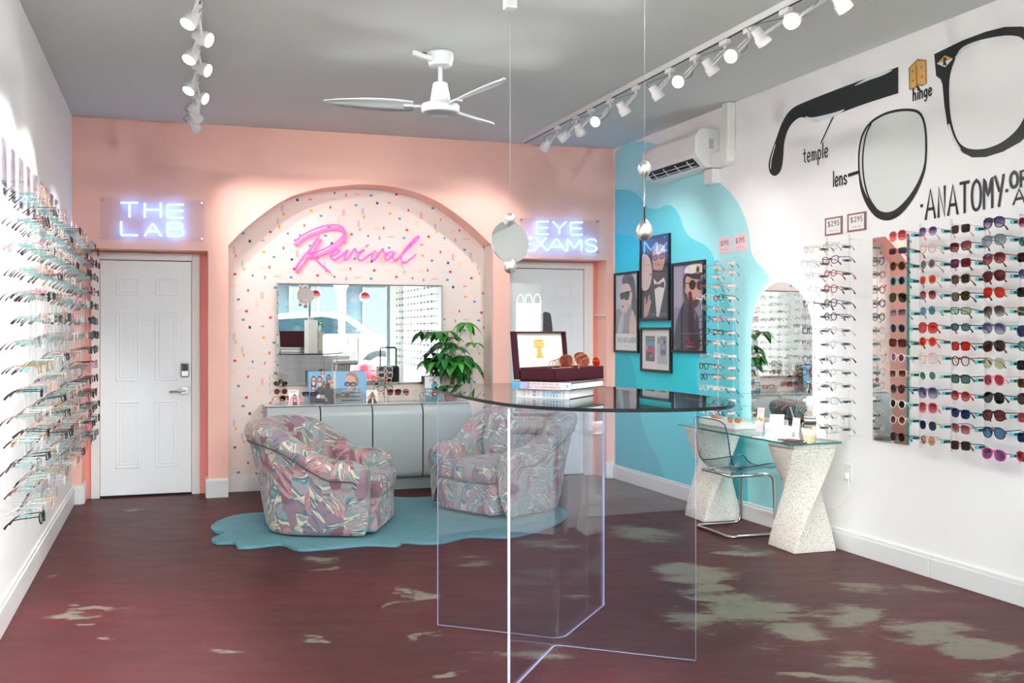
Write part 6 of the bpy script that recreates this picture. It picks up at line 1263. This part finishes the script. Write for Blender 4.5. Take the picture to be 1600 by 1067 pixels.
b = MB(); b.tube([(.2, -.2, .02), (.2, .2, .02)], .012, 8); b.tube([(-.2, -.2, .3), (-.2, .2, .3)], .012, 8); b.build('foot_rail', chrome, t)
p = M3(607, 570, .5); t = thing('trolley_bag', 'black wheeled bag with its handle pulled up, seen in the console mirror', 'bag', (p.x, .5, 0)); b = MB(); b.mm((-.20, -.12, .06), (.18, .12, .80)); b.build('bag_body', mat('black_nylon', '#141719', .8), t, bevel=.04, seg=3)
b = MB(); b.tube(fil([(-.15, 0, .78), (-.15, 0, 1.13), (.14, 0, 1.13), (.14, 0, .78)], .04), .014, 8); b.build('pull_handle', blk, t)
for s in (-.15, .13): b = MB(); b.cyl((s, -.1, .045), (s + .03, -.1, .045), .045); b.build('wheel', blk, t)
for px, py, lab in ((493, 461, 'red and white banded glass ball in the shop window, nearer the counter'), (570, 464, 'red and white banded glass ball in the shop window, nearer the frame wall')):
    p = M3(px, py, -.35); t = thing('hanging_lantern', lab, 'lantern', tuple(p), 0, 'banded balls hanging in the shop window'); b = MB(); b.ball((0, 0, 0), .1, 28)
    for i, f in enumerate(b.f): z = sum(b.v[j].z for j in f) / len(f); b.m[i] = 0 if z > .02 else (1 if z > -.03 else 2)
    b.build('ball', [mat('lantern_red', '#d22a38', .3), mat('lantern_pink', '#ef8d98', .3), mat('lantern_white', '#f0e4e4', .3)], t)
    b = MB(); b.tube([(0, 0, .1), (0, 0, CEIL - p.z)], .002, 5); b.build('cord', blk, t)
p = M3(545, 520, -.3); t = thing('potted_plant', 'leafy plant standing in the shop window, seen in the console mirror', 'potted plant', (p.x, -.3, 0)); b = MB(); b.lathe([(.13, 0), (.17, .4), (.15, .4), (0, .38)], (0, 0, 0), 20); b.build('pot', bagm, t)
b = MB(); b2 = MB()
for i in range(9):
    a = i * 2.4; e_ = Vector((.28 * math.cos(a), .28 * math.sin(a), 1.15 + .1 * (i % 4))); b2.tube(smooth_poly([(0, 0, .38), (e_.x * .2, e_.y * .2, .9), e_], 4, False), .007, 5)
    for j in range(5):
        d = Vector((math.cos(a + j), math.sin(a + j), -.15)).normalized(); s = d.cross(Vector((0, 0, 1))); b.add([e_, e_ + d * .07 + s * .03, e_ + d * .17, e_ + d * .07 - s * .03, e_ + d * .08 + Vector((0, 0, -.006))], [(0, 1, 2, 3), (0, 3, 4), (0, 4, 1), (1, 4, 2), (2, 4, 3)])
b.build('foliage', lf2, t); b2.build('stems', lf2, t)
# frames further along the right wall (only the mirrors show them)
ST = {'gold': 0, 'black': 1, 'red': 2, 'clear': 3, 'brown': 4}; big = MB(); random.seed(11)
for c_ in range(12):
    v = 2.5 - c_ * .27
    for r in range(12):
        z = 2.15 - r * .12; sh = random.choice(['round', 'square', 'panto', 'rect']); mi = random.choice([0, 1, 1, 2, 3, 4, 4]); o3 = RP((v - RA.y) / R_DIR.y, .19, z); R = Matrix.Rotation(RZ_R, 3, 'Z')
        for s in (-1, 1): big.tube([o3 + R @ q for q in lens_outline(sh, s, 10)], .0028, 3, mi, closed=True)
        big.tube([o3 + R @ Vector((.06, .006, .01)), o3 + R @ Vector((.055, .13, 0))], .003, 3, mi); big.box(o3 + R @ Vector((.06, .07, .01)), (.03, .03, .008), 5)
o = big.build('eyeglasses', [fmat('gold', True), fmat('black', True), fmat('red', True), fmat('clear', True), fmat('brown', True), hteal], world=True, recalc=False); tag(o, 'rows of frames along the near right wall, seen in the console mirror', 'eyeglasses', kind='stuff')

# street outside the shop window
b = MB(); b.mm((-30, -4.2, -.2), (40, V_FRONT - .15, .30)); struct(b.build('pavement', mat('sidewalk', '#6f6d69', .8, var=.08)))
b = MB(); b.mm((-30, -14, -.2), (40, -4.2, .22)); struct(b.build('road', mat('asphalt', '#3c3d3f', .85, var=.1)))
b = MB(); b.mm((-30, -17.5, -.2), (40, -14, .36)); struct(b.build('far_pavement', mat('sidewalk')))
bt = thing('shop_building', 'dark blue-grey shopfront building across the street, in the console mirror', 'building', (5, -18, .3)); b = MB(); b.mm((-30, -2, 0), (30, 0, 4.4)); b.build('facade', mat('facade_slate', '#39484f', .7, var=.06, scale=.8), bt)
b = MB(); b.add([(-30, 0, 3.9), (30, 0, 3.9), (30, 1.4, 3.1), (-30, 1.4, 3.1), (-30, 0, 3.8), (30, 0, 3.8), (30, 1.4, 3.0), (-30, 1.4, 3.0)], [(0, 1, 2, 3), (7, 6, 5, 4), (0, 3, 7, 4), (3, 2, 6, 7), (1, 0, 4, 5), (2, 1, 5, 6)]); b.build('awning', mat('awning_grey', '#5c686d', .8, var=.05), bt)
for i in range(12):
    x = -14 + i * 2.6; b = MB(); b.mm((x, .0, .5), (x + 2.0, .06, 2.7)); w_ = b.build('shop_window', mat('dark_glazing', '#1c2c33', .1), bt); b = MB()
    for xx in (x, x + .97, x + 1.94): b.mm((xx, .05, .5), (xx + .06, .1, 2.7))
    b.build('window_bars', mat('cream_trim', '#d9cfae', .6), w_)
p = M3(532, 480, -4.0); t = thing('street_tree', 'pale-barked street tree outside the shop window, in the console mirror', 'tree', (p.x, -4.0, .30)); b = MB(); b.tube(smooth_poly([(0, 0, 0), (.03, 0, 1.3), (0, 0, 2.1)], 4, False), .075, 10)
for x, z in ((-1.0, 4.2), (-.5, 4.6), (.05, 4.8), (.6, 4.6), (1.1, 4.1)): b.tube(smooth_poly([(0, 0, 1.9), (x * .45, .1, 2.9), (x, 0, z)], 4, False), [.055 - .0035 * i for i in range(9)], 8)
b.build('trunk', mat('pale_bark', '#d8d4cc', .8, var=.1), t); b = MB(); random.seed(8)
for i in range(900): 
    a = random.uniform(0, 6.28); r_ = 1.9 * random.random() ** .5; pz = 5.0 + random.uniform(-1.0, 1.3); p_ = Vector((r_ * math.cos(a), r_ * math.sin(a), pz)); d = Vector((random.uniform(-1, 1), random.uniform(-1, 1), random.uniform(-1, 1))).normalized(); s = d.orthogonal().normalized(); b.add([p_, p_ + d * .1 + s * .05, p_ + d * .2, p_ + d * .1 - s * .05, p_ + d * .1 + Vector((0, 0, .01))], [(0, 1, 2, 3), (0, 1, 4), (1, 2, 4), (2, 3, 4)])
b.build('crown', leafm, t)
# parked car
p = M3(582, 556, -5.2); wx = p.x; zc_ = .22; carw = mat('car_silver', '#d7dadd', .2, .3, coat=.6); t = thing('parked_car', 'silver car parked at the kerb outside, seen in the console mirror', 'car', (wx - 1.3, -5.2, zc_)); R_ = .44; t.scale = (1, 1, .88)
pr = smooth_poly([(-2.6, 0, .45), (-2.65, 0, .9), (-2.5, 0, 1.2), (-1.9, 0, 1.32), (-1.2, 0, 1.75), (.0, 0, 1.85), (.6, 0, 1.75), (1.2, 0, 1.3), (2.0, 0, 1.15), (2.3, 0, .95), (2.35, 0, .45), (2.0, 0, .36), (-2.2, 0, .36)], 3)
b = MB(); b.prism([q + Vector((0, -.9, 0)) for q in pr], (0, 1.8, 0)); b.build('car_body', carw, t, bevel=.08, seg=3)
b = MB(); b.prism([Vector(q) for q in ((-1.55, .905, 1.3), (-1.1, .905, 1.66), (.0, .905, 1.74), (.5, .905, 1.66), (.95, .905, 1.3))], (0, .01, 0)); b.build('side_window', mat('dark_glazing'), t)
for x in (-1.6, 1.3):
    b = MB(); b.cyl((x, .72, R_), (x, .96, R_), R_, n=28); wh = b.build('wheel', mat('rubber_black', '#17181a', .8), t, bevel=.03); b = MB(); b.cyl((x, .93, R_), (x, .975, R_), R_ * .62, n=24); b.build('hub_cap', mat('satin_nickel'), wh)
p = M3(571, 585, -2.4); b = MB(); b.lathe([(.22, 0), (.3, .1), (.3, .5), (.2, .62), (0, .64)], (0, 0, 0), 24); o = b.build('fire_hydrant', mat('lantern_red'), loc=(p.x, -2.4, .30)); 
b = MB(); b.lathe([(.2, 0), (.24, .03), (.24, .4), (.18, .5), (0, .52)], (0, 0, 0), 24); bpy.data.objects.remove(o); o = b.build('planter_tub', mat('lantern_red'), loc=(p.x, -2.4, .30)); tag(o, 'red round tub on the pavement outside, low in the console mirror', 'tub')
